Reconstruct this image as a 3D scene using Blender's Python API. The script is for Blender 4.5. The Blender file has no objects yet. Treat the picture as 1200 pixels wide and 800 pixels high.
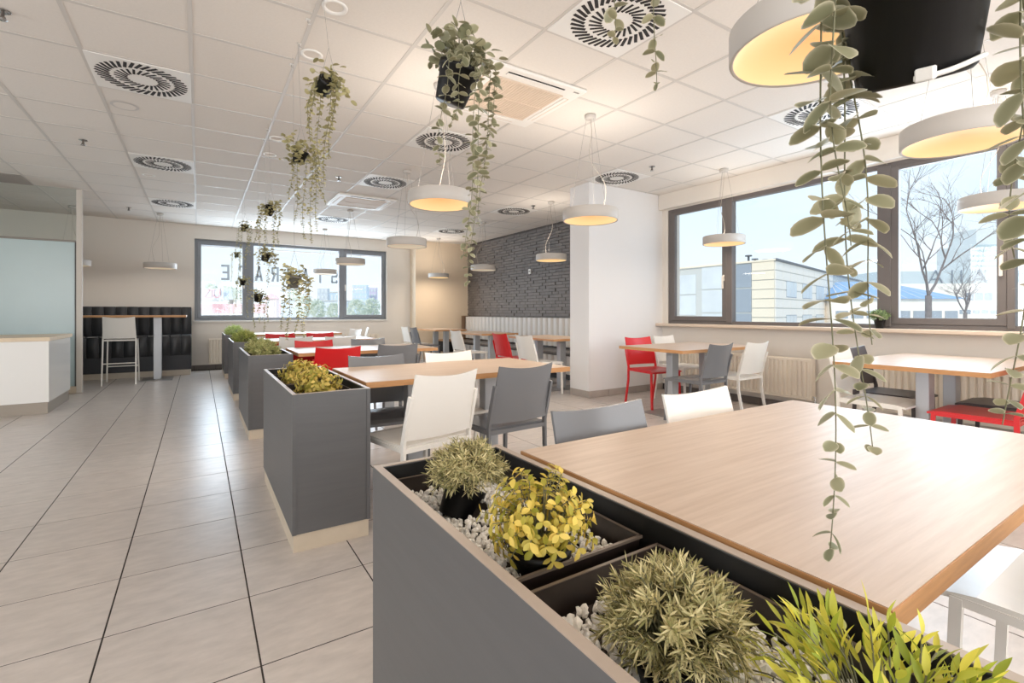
import bpy, bmesh, math, random
from math import sin, cos, pi, radians, sqrt
from mathutils import Vector, Matrix, Euler, Quaternion

random.seed(7)
SC = bpy.context.scene
COL = SC.collection
# ------------------------------------------------------------------ camera
H_EYE, CEIL, FPX, Y0PX, YAW = 1.115, 2.81, 568.0, 365.9, radians(32.846)
cam = bpy.data.objects.new('camera', bpy.data.cameras.new('camera'))
COL.objects.link(cam)
cam.location = (0, 0, H_EYE)
cam.rotation_euler = (pi / 2, 0, -YAW)
cam.data.sensor_width = 36.0
cam.data.lens = FPX / 1200 * 36.0
cam.data.shift_y = -(400 - Y0PX) / 1200
cam.data.clip_start = 0.03
cam.data.clip_end = 600
SC.camera = cam
# ------------------------------------------------------------------ world, sun, exposure
SC.view_settings.view_transform = 'Standard'
SC.view_settings.look = 'None'
SC.view_settings.gamma = 1.0
SC.view_settings.use_curve_mapping = False
SC.view_settings.exposure = 0.14
SC.cycles.use_denoising = True
SC.cycles.max_bounces = 10
SC.cycles.diffuse_bounces = 5
SC.cycles.glossy_bounces = 3
SC.cycles.transmission_bounces = 6
SC.cycles.transparent_max_bounces = 12
SC.cycles.sample_clamp_indirect = 6.0
SC.cycles.caustics_reflective = False
SC.cycles.caustics_refractive = False
LAMP_W = 9.0          # watts of each pendant
UP_W = 5.0             # and the indirect glow from its top
FILL_F, FILL_L = 215.0, 290.0   # added fill at the invented windows behind and beside the camera
DAY_R, DAY_B = 160.0, 145.0   # daylight entering the two windows


def lin(c):
    r = []
    for v in c[:3]:
        v = v / 255.0
        r.append(v / 12.92 if v <= 0.04045 else ((v + 0.055) / 1.055) ** 2.4)
    return (r[0], r[1], r[2], 1.0)


W = bpy.data.worlds.new('sky')
SC.world = W
W.use_nodes = True
nt = W.node_tree
nt.nodes.clear()
out = nt.nodes.new('ShaderNodeOutputWorld')
bg = nt.nodes.new('ShaderNodeBackground')
tc = nt.nodes.new('ShaderNodeTexCoord')
sep = nt.nodes.new('ShaderNodeSeparateXYZ')
rampn = nt.nodes.new('ShaderNodeValToRGB')
e = rampn.color_ramp.elements
e[0].position = 0.0
e[0].color = lin((232, 241, 248))
e[1].position = 0.75
e[1].color = lin((176, 208, 240))
m_ = e.new(0.22)
m_.color = lin((212, 231, 246))
noi = nt.nodes.new('ShaderNodeTexNoise')
noi.inputs['Scale'].default_value = 2.2
noi.inputs['Detail'].default_value = 5
mp = nt.nodes.new('ShaderNodeMapping')
mp.inputs['Scale'].default_value = (1, 1, 5)
cr = nt.nodes.new('ShaderNodeValToRGB')
cr.color_ramp.elements[0].position = 0.48
cr.color_ramp.elements[1].position = 0.75
cr.color_ramp.elements[1].color = (0.55, 0.55, 0.55, 1)
mixw = nt.nodes.new('ShaderNodeMix')
mixw.data_type = 'RGBA'
mixw.inputs[7].default_value = lin((238, 244, 250))
L = nt.links.new
L(tc.outputs['Generated'], sep.inputs[0])
L(sep.outputs['Z'], rampn.inputs[0])
L(tc.outputs['Generated'], mp.inputs[0])
L(mp.outputs[0], noi.inputs['Vector'])
L(noi.outputs[0], cr.inputs[0])
L(cr.outputs[0], mixw.inputs[0])
L(rampn.outputs[0], mixw.inputs[6])
L(mixw.outputs[2], bg.inputs[0])
bg.inputs[1].default_value = 1.25
L(bg.outputs[0], out.inputs[0])

sun = bpy.data.lights.new('sun', 'SUN')
sun.energy = 1.7
sun.angle = radians(2)
sun.color = (1.0, 0.9, 0.75)
so = bpy.data.objects.new('sun', sun)
COL.objects.link(so)
so.rotation_euler = Vector((-0.72, -0.42, 0.57)).to_track_quat('Z', 'Y').to_euler()


def area(name, loc, direction, sx, sy, watts, color):
    l = bpy.data.lights.new(name, 'AREA')
    l.shape = 'RECTANGLE'
    l.size, l.size_y = sx, sy
    l.energy = watts
    l.color = color
    o = bpy.data.objects.new(name, l)
    COL.objects.link(o)
    o.location = loc
    o.rotation_euler = Vector(direction).to_track_quat('-Z', 'Z').to_euler()
    return o


# daylight at the right and back windows; front and left are added fill
area('daylight_right', (5.83, 1.9, 1.78), (-1, 0, 0), 5.2, 1.5, DAY_R, (0.72, 0.86, 1.0))
area('fill_front', (-.3, -2.9, 1.65), (0, 1, 0), 9.4, 1.7, FILL_F, (1.0, 0.97, 0.95))
area('fill_left', (-5.9, 3.4, 1.65), (1, 0, 0), 8.4, 1.7, FILL_L, (0.93, 0.97, 1.0))
area('daylight_back', (1.81, 11.42, 1.75), (0, -1, 0), 3.6, 1.4, DAY_B, (0.76, 0.88, 1.0))


# ------------------------------------------------------------------ picture geometry helper (for sorting pieces by size only)
def proj(p):
    d = p[0] * sin(YAW) + p[1] * cos(YAW)
    r = p[0] * cos(YAW) - p[1] * sin(YAW)
    if d < 0.05:
        return None
    return (600 + FPX * r / d, Y0PX - FPX * (p[2] - H_EYE) / d, d)


# ------------------------------------------------------------------ materials
MATS = {}


def mat(name, color, rough=0.5, metal=0.0, var=0.0, nscale=8.0, nvar=0.0, bump=0.0, bscale=60.0, spec=0.5, coat=0.0,
        stretch=None, color2=None, emit=None, trans=0.0, island=False):
    if name in MATS:
        return MATS[name]
    m = bpy.data.materials.new(name)
    m.use_nodes = True
    t = m.node_tree
    b = t.nodes['Principled BSDF']
    b.inputs['Roughness'].default_value = rough
    b.inputs['Metallic'].default_value = metal
    b.inputs['Specular IOR Level'].default_value = spec
    b.inputs['Coat Weight'].default_value = coat
    c = lin(color)
    b.inputs['Base Color'].default_value = c
    m.diffuse_color = c
    sock = None
    tco = None
    if nvar or bump or color2:
        tco = t.nodes.new('ShaderNodeTexCoord')
        src = tco.outputs['Object']
        if stretch:
            mpn = t.nodes.new('ShaderNodeMapping')
            mpn.inputs['Scale'].default_value = stretch
            t.links.new(src, mpn.inputs[0])
            src = mpn.outputs[0]
            # shift the grain of each object
            oi = t.nodes.new('ShaderNodeObjectInfo')
            sc_ = t.nodes.new('ShaderNodeMath')
            sc_.operation = 'MULTIPLY'
            sc_.inputs[1].default_value = 37.0
            t.links.new(oi.outputs['Random'], sc_.inputs[0])
            t.links.new(sc_.outputs[0], mpn.inputs['Location'])
    if nvar or color2:
        n = t.nodes.new('ShaderNodeTexNoise')
        n.inputs['Scale'].default_value = nscale
        n.inputs['Detail'].default_value = 6
        n.inputs['Roughness'].default_value = 0.6
        t.links.new(src, n.inputs['Vector'])
        mx = t.nodes.new('ShaderNodeMix')
        mx.data_type = 'RGBA'
        c2 = lin(color2) if color2 else tuple(min(1, x * (1 + nvar)) for x in c[:3]) + (1,)
        c1 = c if color2 else tuple(x * (1 - nvar) for x in c[:3]) + (1,)
        mx.inputs[6].default_value = c1
        mx.inputs[7].default_value = c2
        rp = t.nodes.new('ShaderNodeMapRange')
        rp.inputs[1].default_value = 0.32
        rp.inputs[2].default_value = 0.68
        t.links.new(n.outputs[0], rp.inputs[0])
        t.links.new(rp.outputs[0], mx.inputs[0])
        sock = mx.outputs[2]
    if var:
        hs = t.nodes.new('ShaderNodeHueSaturation')
        if island:
            g = t.nodes.new('ShaderNodeNewGeometry')
            oi = t.nodes.new('ShaderNodeObjectInfo')
            ad = t.nodes.new('ShaderNodeMath')
            ad.operation = 'ADD'
            t.links.new(g.outputs['Random Per Island'], ad.inputs[0])
            t.links.new(oi.outputs['Random'], ad.inputs[1])
            fr = t.nodes.new('ShaderNodeMath')
            fr.operation = 'FRACT'
            t.links.new(ad.outputs[0], fr.inputs[0])
            rsock = fr.outputs[0]
        else:
            oi = t.nodes.new('ShaderNodeObjectInfo')
            rsock = oi.outputs['Random']
        rp2 = t.nodes.new('ShaderNodeMapRange')
        rp2.inputs[3].default_value = 1 - var
        rp2.inputs[4].default_value = 1 + var
        t.links.new(rsock, rp2.inputs[0])
        t.links.new(rp2.outputs[0], hs.inputs['Value'])
        if sock is not None:
            t.links.new(sock, hs.inputs['Color'])
        else:
            hs.inputs['Color'].default_value = c
        sock = hs.outputs[0]
    if sock is not None:
        t.links.new(sock, b.inputs['Base Color'])
    if bump:
        n2 = t.nodes.new('ShaderNodeTexNoise')
        n2.inputs['Scale'].default_value = bscale
        n2.inputs['Detail'].default_value = 4
        t.links.new(src, n2.inputs['Vector'])
        bp = t.nodes.new('ShaderNodeBump')
        bp.inputs['Strength'].default_value = bump
        bp.inputs['Distance'].default_value = 0.004
        t.links.new(n2.outputs[0], bp.inputs['Height'])
        t.links.new(bp.outputs[0], b.inputs['Normal'])
    if emit:
        b.inputs['Emission Color'].default_value = lin(emit[0])
        b.inputs['Emission Strength'].default_value = emit[1]
    if trans:
        b.inputs['Transmission Weight'].default_value = trans
    MATS[name] = m
    return m


def leafmat(name, c1, c2, tr=0.35, rough=0.5, rim=False):
    """leaf: two tones mixed per leaf, with some light coming through"""
    if name in MATS:
        return MATS[name]
    m = bpy.data.materials.new(name)
    m.use_nodes = True
    t = m.node_tree
    b = t.nodes['Principled BSDF']
    b.inputs['Roughness'].default_value = rough
    g = t.nodes.new('ShaderNodeNewGeometry')
    oi = t.nodes.new('ShaderNodeObjectInfo')
    ad = t.nodes.new('ShaderNodeMath')
    ad.operation = 'ADD'
    fr = t.nodes.new('ShaderNodeMath')
    fr.operation = 'FRACT'
    t.links.new(g.outputs['Random Per Island'], ad.inputs[0])
    t.links.new(oi.outputs['Random'], ad.inputs[1])
    t.links.new(ad.outputs[0], fr.inputs[0])
    mx = t.nodes.new('ShaderNodeMix')
    mx.data_type = 'RGBA'
    mx.inputs[6].default_value = lin(c1)
    mx.inputs[7].default_value = lin(c2)
    t.links.new(fr.outputs[0], mx.inputs[0])
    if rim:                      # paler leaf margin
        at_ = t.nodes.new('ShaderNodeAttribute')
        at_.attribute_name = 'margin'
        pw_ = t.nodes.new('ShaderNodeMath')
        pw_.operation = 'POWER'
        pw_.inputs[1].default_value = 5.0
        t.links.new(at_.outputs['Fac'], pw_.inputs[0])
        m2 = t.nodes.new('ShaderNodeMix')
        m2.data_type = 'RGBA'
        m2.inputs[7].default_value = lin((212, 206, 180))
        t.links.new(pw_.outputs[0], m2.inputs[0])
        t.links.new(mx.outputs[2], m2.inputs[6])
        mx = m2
    t.links.new(mx.outputs[2], b.inputs['Base Color'])
    tl = t.nodes.new('ShaderNodeBsdfTranslucent')
    t.links.new(mx.outputs[2], tl.inputs[0])
    ms = t.nodes.new('ShaderNodeMixShader')
    ms.inputs[0].default_value = tr
    t.links.new(b.outputs[0], ms.inputs[1])
    t.links.new(tl.outputs[0], ms.inputs[2])
    t.links.new(ms.outputs[0], t.nodes['Material Output'].inputs[0])
    m.diffuse_color = lin(c1)
    MATS[name] = m
    return m


def glassmat(name, tint=(0.97, 0.985, 0.99), refl=0.04):
    if name in MATS:
        return MATS[name]
    m = bpy.data.materials.new(name)
    m.use_nodes = True
    t = m.node_tree
    t.nodes.remove(t.nodes['Principled BSDF'])
    tr = t.nodes.new('ShaderNodeBsdfTransparent')
    tr.inputs[0].default_value = tint + (1,)
    gl = t.nodes.new('ShaderNodeBsdfGlossy')
    gl.inputs['Roughness'].default_value = 0.02
    ms = t.nodes.new('ShaderNodeMixShader')
    ms.inputs[0].default_value = refl
    t.links.new(tr.outputs[0], ms.inputs[1])
    t.links.new(gl.outputs[0], ms.inputs[2])
    t.links.new(ms.outputs[0], t.nodes['Material Output'].inputs[0])
    MATS[name] = m
    return m


M_WALL = mat('wall_paint', (226, 219, 210), 0.75, bump=0.05, bscale=180)
M_WALLW = mat('wall_paint_white', (232, 230, 229), 0.7, bump=0.05, bscale=180)
M_CEIL = mat('ceiling_tile_board', (229, 223, 216), 0.9, var=0.015, nvar=0.02, nscale=60, bump=0.15, bscale=260)
M_TBAR = mat('ceiling_grid_metal', (208, 203, 197), 0.5)
M_TILE = mat('floor_stone_tile', (197, 188, 181), 0.30, var=0.03, nvar=0.10, nscale=9.0, stretch=(1.0, 2.4, 1), bump=0.08, bscale=40)
M_GROUT = mat('floor_grout', (66, 61, 58), 0.95, spec=.1)
M_BASE = mat('baseboard_stone', (172, 162, 154), 0.5, nvar=0.06, nscale=9, var=0.04)
M_DIFF = mat('diffuser_plate', (236, 234, 230), 0.5)
M_SLOT = mat('slot_black', (28, 22, 22), 0.7)
M_WHITEP = mat('white_plastic', (236, 233, 228), 0.45)
M_ACGR = mat('intake_grille_plastic', (216, 198, 180), 0.6)
M_FRAME = mat('window_frame_grey', (104, 98, 96), 0.45)
M_FRAMEB = mat('window_frame_bluegrey', (128, 132, 138), 0.45)
M_GLASS = glassmat('window_glass')
M_CLEAR = glassmat('clear_partition_glass', (0.93, 0.96, 0.95), 0.05)
M_WOOD = mat('oak_top', (200, 178, 159), 0.40, color2=(184, 160, 139), nscale=3.0, stretch=(1.2, 22, 22), bump=0.03, bscale=6, spec=0.52)
M_EDGE = mat('oak_edge', (190, 140, 92), 0.5, nvar=0.1, nscale=5, stretch=(2, 2, 30))
M_STEEL = mat('painted_steel_grey', (186, 189, 193), 0.36, metal=0.25)
M_PLATE = mat('base_plate_steel', (150, 147, 145), 0.4, metal=0.4)
M_CW = mat('chair_white', (236, 232, 225), 0.26)
M_CG = mat('chair_grey', (116, 117, 120), 0.26)
M_CR = mat('chair_red', (206, 30, 34), 0.36)
M_CD = mat('chair_dark', (70, 62, 62), 0.4)
M_PLANT = mat('planter_laminate', (94, 94, 95), 0.42, nvar=0.05, nscale=3, stretch=(1, 1, 14))
M_RIM = mat('planter_rim_edge', (172, 156, 142), 0.4)
M_KICK = mat('kick_plate', (202, 188, 168), 0.4, nvar=0.05, nscale=6)
M_TRAY = mat('tray_plastic_dark', (44, 36, 32), 0.3)
M_BLACK = mat('deep_black', (14, 13, 13), 0.6)
M_POT = mat('pot_black_plastic', (13, 12, 13), 0.45, spec=.35)
M_SOIL = mat('soil', (52, 42, 36), 0.95, nvar=0.3, nscale=40)
M_PEB = mat('pebble_white_marble', (248, 243, 234), 0.6, var=0.12, island=True, nvar=0.05, nscale=40)
M_LEATH = mat('bench_leather_black', (30, 31, 34), 0.38, bump=0.1, bscale=120)
M_BBASE = mat('bench_base_dark', (44, 45, 50), 0.5)
M_CHAN = mat('banquette_leather_grey', (206, 203, 199), 0.34)
M_CHANF = mat('banquette_leather_dark', (74, 66, 62), 0.35)
M_BRICK = mat('brick_paint_charcoal', (112, 106, 102), 0.6, var=0.10, island=True, nvar=0.08, nscale=14, bump=0.5, bscale=50)
M_MORT = mat('brick_joint_charcoal', (84, 78, 74), 0.8)
M_RAD = mat('radiator_enamel', (228, 218, 203), 0.4)
M_LAMP = mat('lamp_shade_white', (196, 191, 185), 0.5)
M_CORD = mat('cord_grey', (150, 145, 140), 0.5)
M_CORDW = mat('cord_white', (186, 176, 164), 0.5)
M_CHROME = mat('chrome', (190, 190, 190), 0.2, metal=1.0)
M_FROST = mat('frosted_glass', (186, 203, 204), 0.22, spec=0.5, nvar=0.02, nscale=1.2)
M_CWHITE = mat('counter_gloss_white', (236, 234, 230), 0.16)
M_CTOP = mat('counter_top_wood', (220, 200, 172), 0.4, nvar=0.06, nscale=4, stretch=(2, 14, 2))
M_POST = mat('partition_frame', (206, 198, 188), 0.45)
M_STEM = mat('stem_green', (116, 114, 86), 0.6)
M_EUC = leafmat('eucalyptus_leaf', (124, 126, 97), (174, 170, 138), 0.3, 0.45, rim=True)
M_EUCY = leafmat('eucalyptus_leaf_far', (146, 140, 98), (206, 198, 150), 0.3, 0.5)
M_ROSE = leafmat('rosemary_leaf', (134, 132, 78), (238, 222, 170), 0.3)
M_YEL = leafmat('yellow_leaf', (158, 156, 52), (250, 220, 112), 0.35)
M_BAM = leafmat('bamboo_leaf', (150, 164, 54), (238, 224, 92), 0.3)
M_GOLD = leafmat('gold_leaf', (150, 148, 56), (250, 220, 124), 0.35)
M_GRN = leafmat('green_leaf', (132, 152, 70), (220, 216, 130), 0.35)
M_LET = leafmat('window_letter_film', (170, 174, 178), (174, 178, 182), 0.36)


# lamp dish: brighter towards its rim
def dishmat():
    m = bpy.data.materials.new('lamp_dish_glow')
    m.use_nodes = True
    t = m.node_tree
    b = t.nodes['Principled BSDF']
    b.inputs['Base Color'].default_value = lin((170, 150, 120))
    tc = t.nodes.new('ShaderNodeTexCoord')
    sp = t.nodes.new('ShaderNodeVectorMath')
    sp.operation = 'MULTIPLY'
    sp.inputs[1].default_value = (1, 1, 0)
    ln = t.nodes.new('ShaderNodeVectorMath')
    ln.operation = 'LENGTH'
    t.links.new(tc.outputs['Object'], sp.inputs[0])
    t.links.new(sp.outputs[0], ln.inputs[0])
    r = t.nodes.new('ShaderNodeValToRGB')
    r.color_ramp.elements[0].position = 0.0
    r.color_ramp.elements[0].color = lin((250, 176, 104))
    r.color_ramp.elements[1].position = 0.22
    r.color_ramp.elements[1].color = lin((255, 216, 150))
    t.links.new(ln.outputs['Value'], r.inputs[0])
    t.links.new(r.outputs[0], b.inputs['Emission Color'])
    b.inputs['Emission Strength'].default_value = 0.82
    return m


M_DISH = dishmat()
M_DISHDIM = mat('lamp_dish_dim', (235, 228, 215), 0.5, emit=((255, 235, 200), 0.25))  # faint glow put into the dish of lamps not lit


# ------------------------------------------------------------------ mesh builder
class MB:
    def __init__(s):
        s.v, s.f, s.mi, s.sm = [], [], [], []

    def add(s, verts, faces, mi=0, smooth=False):
        n = len(s.v)
        s.v.extend([tuple(v) for v in verts])
        for f in faces:
            s.f.append(tuple(i + n for i in f))
            s.mi.append(mi)
            s.sm.append(smooth)
        return s

    def box(s, lo, hi, mi=0, M=None):
        x0, y0, z0 = lo
        x1, y1, z1 = hi
        vs = [(x0, y0, z0), (x1, y0, z0), (x1, y1, z0), (x0, y1, z0), (x0, y0, z1), (x1, y0, z1), (x1, y1, z1), (x0, y1, z1)]
        if M is not None:
            vs = [tuple(M @ Vector(v)) for v in vs]
        return s.add(vs, [(0, 3, 2, 1), (4, 5, 6, 7), (0, 1, 5, 4), (1, 2, 6, 5), (2, 3, 7, 6), (3, 0, 4, 7)], mi)

    def bbox(s, lo, hi, b=0.003, mi=0, M=None):
        """box with chamfered edges (all twelve)"""
        bm = bmesh.new()
        bmesh.ops.create_cube(bm, size=1)
        for v in bm.verts:
            v.co = Vector([(lo[i] + hi[i]) / 2 + v.co[i] * (hi[i] - lo[i]) for i in range(3)])
        bmesh.ops.bevel(bm, geom=bm.edges[:], offset=b, segments=1, profile=0.5, affect='EDGES')
        bm.verts.index_update()
        vs = [tuple(M @ v.co) if M is not None else tuple(v.co) for v in bm.verts]
        s.add(vs, [[v.index for v in f.verts] for f in bm.faces], mi)
        bm.free()
        return s

    def tube(s, pts, r, n=8, mi=0, caps=True, smooth=True):
        pts = [Vector(p) for p in pts]
        rs = r if isinstance(r, (list, tuple)) else [r] * len(pts)
        vs, fs = [], []
        up = None
        for i, p in enumerate(pts):
            a = pts[max(0, i - 1)]
            b = pts[min(len(pts) - 1, i + 1)]
            t = (b - a).normalized()
            if up is None:
                up = t.orthogonal().normalized()
            up = (up - t * up.dot(t))
            up = up.normalized() if up.length > 1e-6 else t.orthogonal().normalized()
            w = t.cross(up)
            for k in range(n):
                an = 2 * pi * k / n
                vs.append(p + (up * cos(an) + w * sin(an)) * rs[i])
        for i in range(len(pts) - 1):
            for k in range(n):
                a, b = i * n + k, i * n + (k + 1) % n
                fs.append((a, b, b + n, a + n))
        s.add(vs, fs, mi, smooth)
        if caps:
            m = len(pts) - 1
            s.add([vs[k] for k in range(n)], [tuple(reversed(range(n)))], mi)
            s.add([vs[m * n + k] for k in range(n)], [tuple(range(n))], mi)
        return s

    def bar(s, pts, wx, wy, mi=0):
        """flat bar of rectangular section along a polyline lying roughly in the YZ plane"""
        pts = [Vector(p) for p in pts]
        vs, fs = [], []
        for i, p in enumerate(pts):
            a = pts[max(0, i - 1)]
            b = pts[min(len(pts) - 1, i + 1)]
            t = (b - a).normalized()
            sx = Vector((1, 0, 0))
            sx = (sx - t * sx.dot(t)).normalized()
            sy = t.cross(sx)
            for (u, v) in ((-1, -1), (1, -1), (1, 1), (-1, 1)):
                vs.append(p + sx * u * wx / 2 + sy * v * wy / 2)
        for i in range(len(pts) - 1):
            for k in range(4):
                a, b = i * 4 + k, i * 4 + (k + 1) % 4
                fs.append((a, b, b + 4, a + 4))
        m = (len(pts) - 1) * 4
        fs.append((3, 2, 1, 0))
        fs.append((m, m + 1, m + 2, m + 3))
        return s.add(vs, fs, mi)

    def lathe(s, prof, n=32, mi=0, center=(0, 0), smooth=True, M=None, close=False):
        vs, fs = [], []
        for (r, z) in prof:
            for k in range(n):
                a = 2 * pi * k / n
                v = Vector((center[0] + r * cos(a), center[1] + r * sin(a), z))
                vs.append(M @ v if M is not None else v)
        m = len(prof)
        for i in range(m - 1 if not close else m):
            j = (i + 1) % m
            for k in range(n):
                k2 = (k + 1) % n
                fs.append((i * n + k, i * n + k2, j * n + k2, j * n + k))
        return s.add(vs, fs, mi, smooth)

    def build(s, name, mats, parent=None, loc=None, rot=None, kind=None):
        me = bpy.data.meshes.new(name)
        me.from_pydata(s.v, [], s.f)
        if not isinstance(mats, (list, tuple)):
            mats = [mats]
        for m in mats:
            me.materials.append(m)
        me.polygons.foreach_set('material_index', s.mi)
        me.polygons.foreach_set('use_smooth', s.sm)
        me.update()
        return link(name, me, parent, loc, rot, kind)


def link(name, me, parent=None, loc=None, rot=None, kind=None):
    o = bpy.data.objects.new(name, me)
    COL.objects.link(o)
    if parent is not None:
        o.parent = parent
    if loc is not None:
        o.location = loc
    if rot is not None:
        o.rotation_euler = rot if not isinstance(rot, (int, float)) else (0, 0, rot)
    if kind:
        o['kind'] = kind
    return o


def tag(o, label, cat, group=None):
    o['label'] = label
    o['category'] = cat
    if group:
        o['group'] = group
    return o


def thing(name, label, cat, loc=(0, 0, 0), rz=0.0, group=None):
    o = bpy.data.objects.new(name, None)
    COL.objects.link(o)
    o.empty_display_size = 0.05
    o.location = loc
    o.rotation_euler = (0, 0, rz)
    return tag(o, label, cat, group)


def struct(name, mb, mats):
    return mb.build(name, mats, kind='structure')


# =================================================================== FLOOR
XL, XR, YF, YB = -6.0, 5.69, -3.0, 11.22
floor = struct('floor', MB().box((XL - .2, YF - .2, -0.12), (XR + .3, YB + .4, -0.0012)), M_GROUT)
TP, TX0, TY0 = 0.4425, 0.165, 2.157
tiles = []
for i in range(-15, 14):
    for j in range(-13, 22):
        x, y = TX0 + TP * i, TY0 + TP * j
        if x < XL or y < YF or x > XR or y + TP > YB + .1:
            continue
        P = [proj((x + a * TP, y + b * TP, 0)) for a in (0, 1) for b in (0, 1)]
        c = proj((x + TP / 2, y + TP / 2, 0))
        area_px = 0
        if c and any(p and -60 < p[0] < 1260 and p[1] < 860 for p in P):
            area_px = 1.0 / c[2] ** 3
            if c[0] > 430 and c[1] > 560:
                area_px *= 0.2           # under the near planter and table
        tiles.append((area_px, x, y))
tiles.sort(key=lambda t: -t[0])


def tile_mb(w, d, b=0.0008, t=0.012):
    m = MB()
    vs = [(b, b, 0), (w - b, b, 0), (w - b, d - b, 0), (b, d - b, 0), (0, 0, -b), (w, 0, -b), (w, d, -b), (0, d, -b),
          (0, 0, -t), (w, 0, -t), (w, d, -t), (0, d, -t)]
    fs = [(0, 1, 2, 3)]
    for k in range(4):
        l = (k + 1) % 4
        fs.append((k + 4, l + 4, l, k))
        fs.append((k + 8, l + 8, l + 4, k + 4))
    return m.add(vs, fs)


def mesh_of(mb, name, mats):
    o = mb.build(name, mats)
    me = o.data
    bpy.data.objects.remove(o)
    return me


GAP = 0.0056
tile_me = mesh_of(tile_mb(TP - GAP, TP - GAP), 'tile', M_TILE)
rest = MB()
for n, (a, x, y) in enumerate(tiles):
    if n < 300 and a > 0:
        link('tile', tile_me, floor, (x + GAP / 2, y + GAP / 2, 0))
    else:
        t = tile_mb(TP - GAP, TP - GAP)
        rest.add([(v[0] + x + GAP / 2, v[1] + y + GAP / 2, v[2]) for v in t.v], t.f)
rest.build('tile_field', M_TILE, floor, kind='stuff')

# =================================================================== CEILING
CP, CX0, CY0 = 0.597, -0.045, 4.127
ceiling = struct('ceiling', MB().box((XL - .2, YF - .2, CEIL + .03), (XR + .3, YB + .4, CEIL + .2)), M_TBAR)
DIFF = [(-1, 0), (-1, 4), (-1, 8), (3, 0), (3, -4), (3, 3), (3, 8), (7, 0), (7, -4), (7, 4), (7, 8)]
AC = [(1.63, 2.49, 2.79, 3.63), (1.66, 2.52, 7.07, 7.92)]


def ctile_free(i, j):
    if (i, j) in DIFF:
        return False
    cx, cy = CX0 + (i + .5) * CP, CY0 + (j + .5) * CP
    for (a, b, c, d) in AC:
        if a < cx < b and c < cy < d:
            return False
    return (i, j) != (-4, 7)


ct_me = None
vis, rest, bars = [], MB(), MB()
CG = 0.022


def ctile_mb(w, d):
    m = MB()
    return m.box((0, 0, 0), (w, d, 0.02))


ct_me = mesh_of(ctile_mb(CP - CG, CP - CG), 'tile', M_CEIL)
for i in range(-11, 11):
    for j in range(-13, 13):
        x, y = CX0 + i * CP, CY0 + j * CP
        if x < XL or x > XR - 0.03 or y < YF or y > YB - 0.03 or not ctile_free(i, j):
            continue
        w = min(CP, XR - x + .01) - CG
        d = min(CP, YB - y + .01) - CG
        P = [proj((x + a * CP, y + b * CP, CEIL)) for a in (0, 1) for b in (0, 1)]
        v = any(p and -40 < p[0] < 1240 and p[1] > -60 for p in P)
        if v and len(vis) < 300:
            me = ct_me if w > CP - CG - .001 and d > CP - CG - .001 else mesh_of(ctile_mb(w, d), 'tile', M_CEIL)
            link('tile', me, ceiling, (x + CG / 2, y + CG / 2, CEIL + 0.003))
            vis.append(1)
        else:
            rest.box((x + CG / 2, y + CG / 2, CEIL + .003), (x + CG / 2 + w, y + CG / 2 + d, CEIL + .023))
rest.build('tile_field', M_CEIL, ceiling, kind='stuff')
for i in range(-10, 11):
    x = CX0 + i * CP
    if XL < x < XR:
        bars.box((x - .012, YF, CEIL), (x + .012, YB, CEIL + .03))
for j in range(-12, 13):
    y = CY0 + j * CP
    if YF < y < YB:
        bars.box((XL, y - .012, CEIL + .0006), (XR, y + .012, CEIL + .03))
bars.build('grid_bars', M_TBAR, ceiling, kind='stuff')

# diffusers: square plate with two rings of slanted slots
pl = MB().bbox((-.292, -.292, -.004), (.292, .292, .004), .002)
plate_me = mesh_of(pl, 'face_plate', M_DIFF)


def slots(n, r0, r1, w, slant):
    m = MB()
    for k in range(n):
        a = 2 * pi * k / n
        M = Matrix.Rotation(a, 4, 'Z') @ Matrix.Translation((r0, 0, 0)) @ Matrix.Rotation(slant, 4, 'Z')
        m.box((0, -w / 2, -.0055), ((r1 - r0), w / 2, -.0035), M=M)
    return m


so_me = mesh_of(slots(38, .190, .280, .020, radians(34)), 'outer_slots', M_SLOT)
si_me = mesh_of(slots(24, .090, .172, .015, radians(34)), 'inner_slots', M_SLOT)
DL = {(-1, 0): 'nearest round-slotted air diffuser over the aisle, left of the hanging plants',
      (-1, 4): 'second round-slotted air diffuser along the aisle ceiling',
      (-1, 8): 'farthest round-slotted air diffuser over the aisle, near the back wall',
      (3, 0): 'round-slotted air diffuser behind the bushy plant hanging near the ceiling cassette',
      (3, -4): 'large round-slotted air diffuser with two vine tips dangling in front of it',
      (3, 3): 'round-slotted air diffuser just in front of the far ceiling cassette',
      (3, 8): 'round-slotted air diffuser behind the far ceiling cassette',
      (7, 0): 'round-slotted air diffuser at the corner of the white pier',
      (7, -4): 'round-slotted air diffuser beside the big lamp, before the right windows',
      (7, 4): 'round-slotted air diffuser over the brick wall seating, nearer one',
      (7, 8): 'round-slotted air diffuser over the far alcove corner'}
for (i, j) in DIFF:
    t = thing('ceiling_diffuser', DL[(i, j)], 'air vent', (CX0 + (i + .5) * CP, CY0 + (j + .5) * CP, CEIL), 0, 'round-slotted diffusers in the ceiling')
    link('face_plate', plate_me, t)
    link('outer_slots', so_me, t, rot=random.choice((0, .1)), kind='stuff')
    link('inner_slots', si_me, t, kind='stuff')

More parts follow.
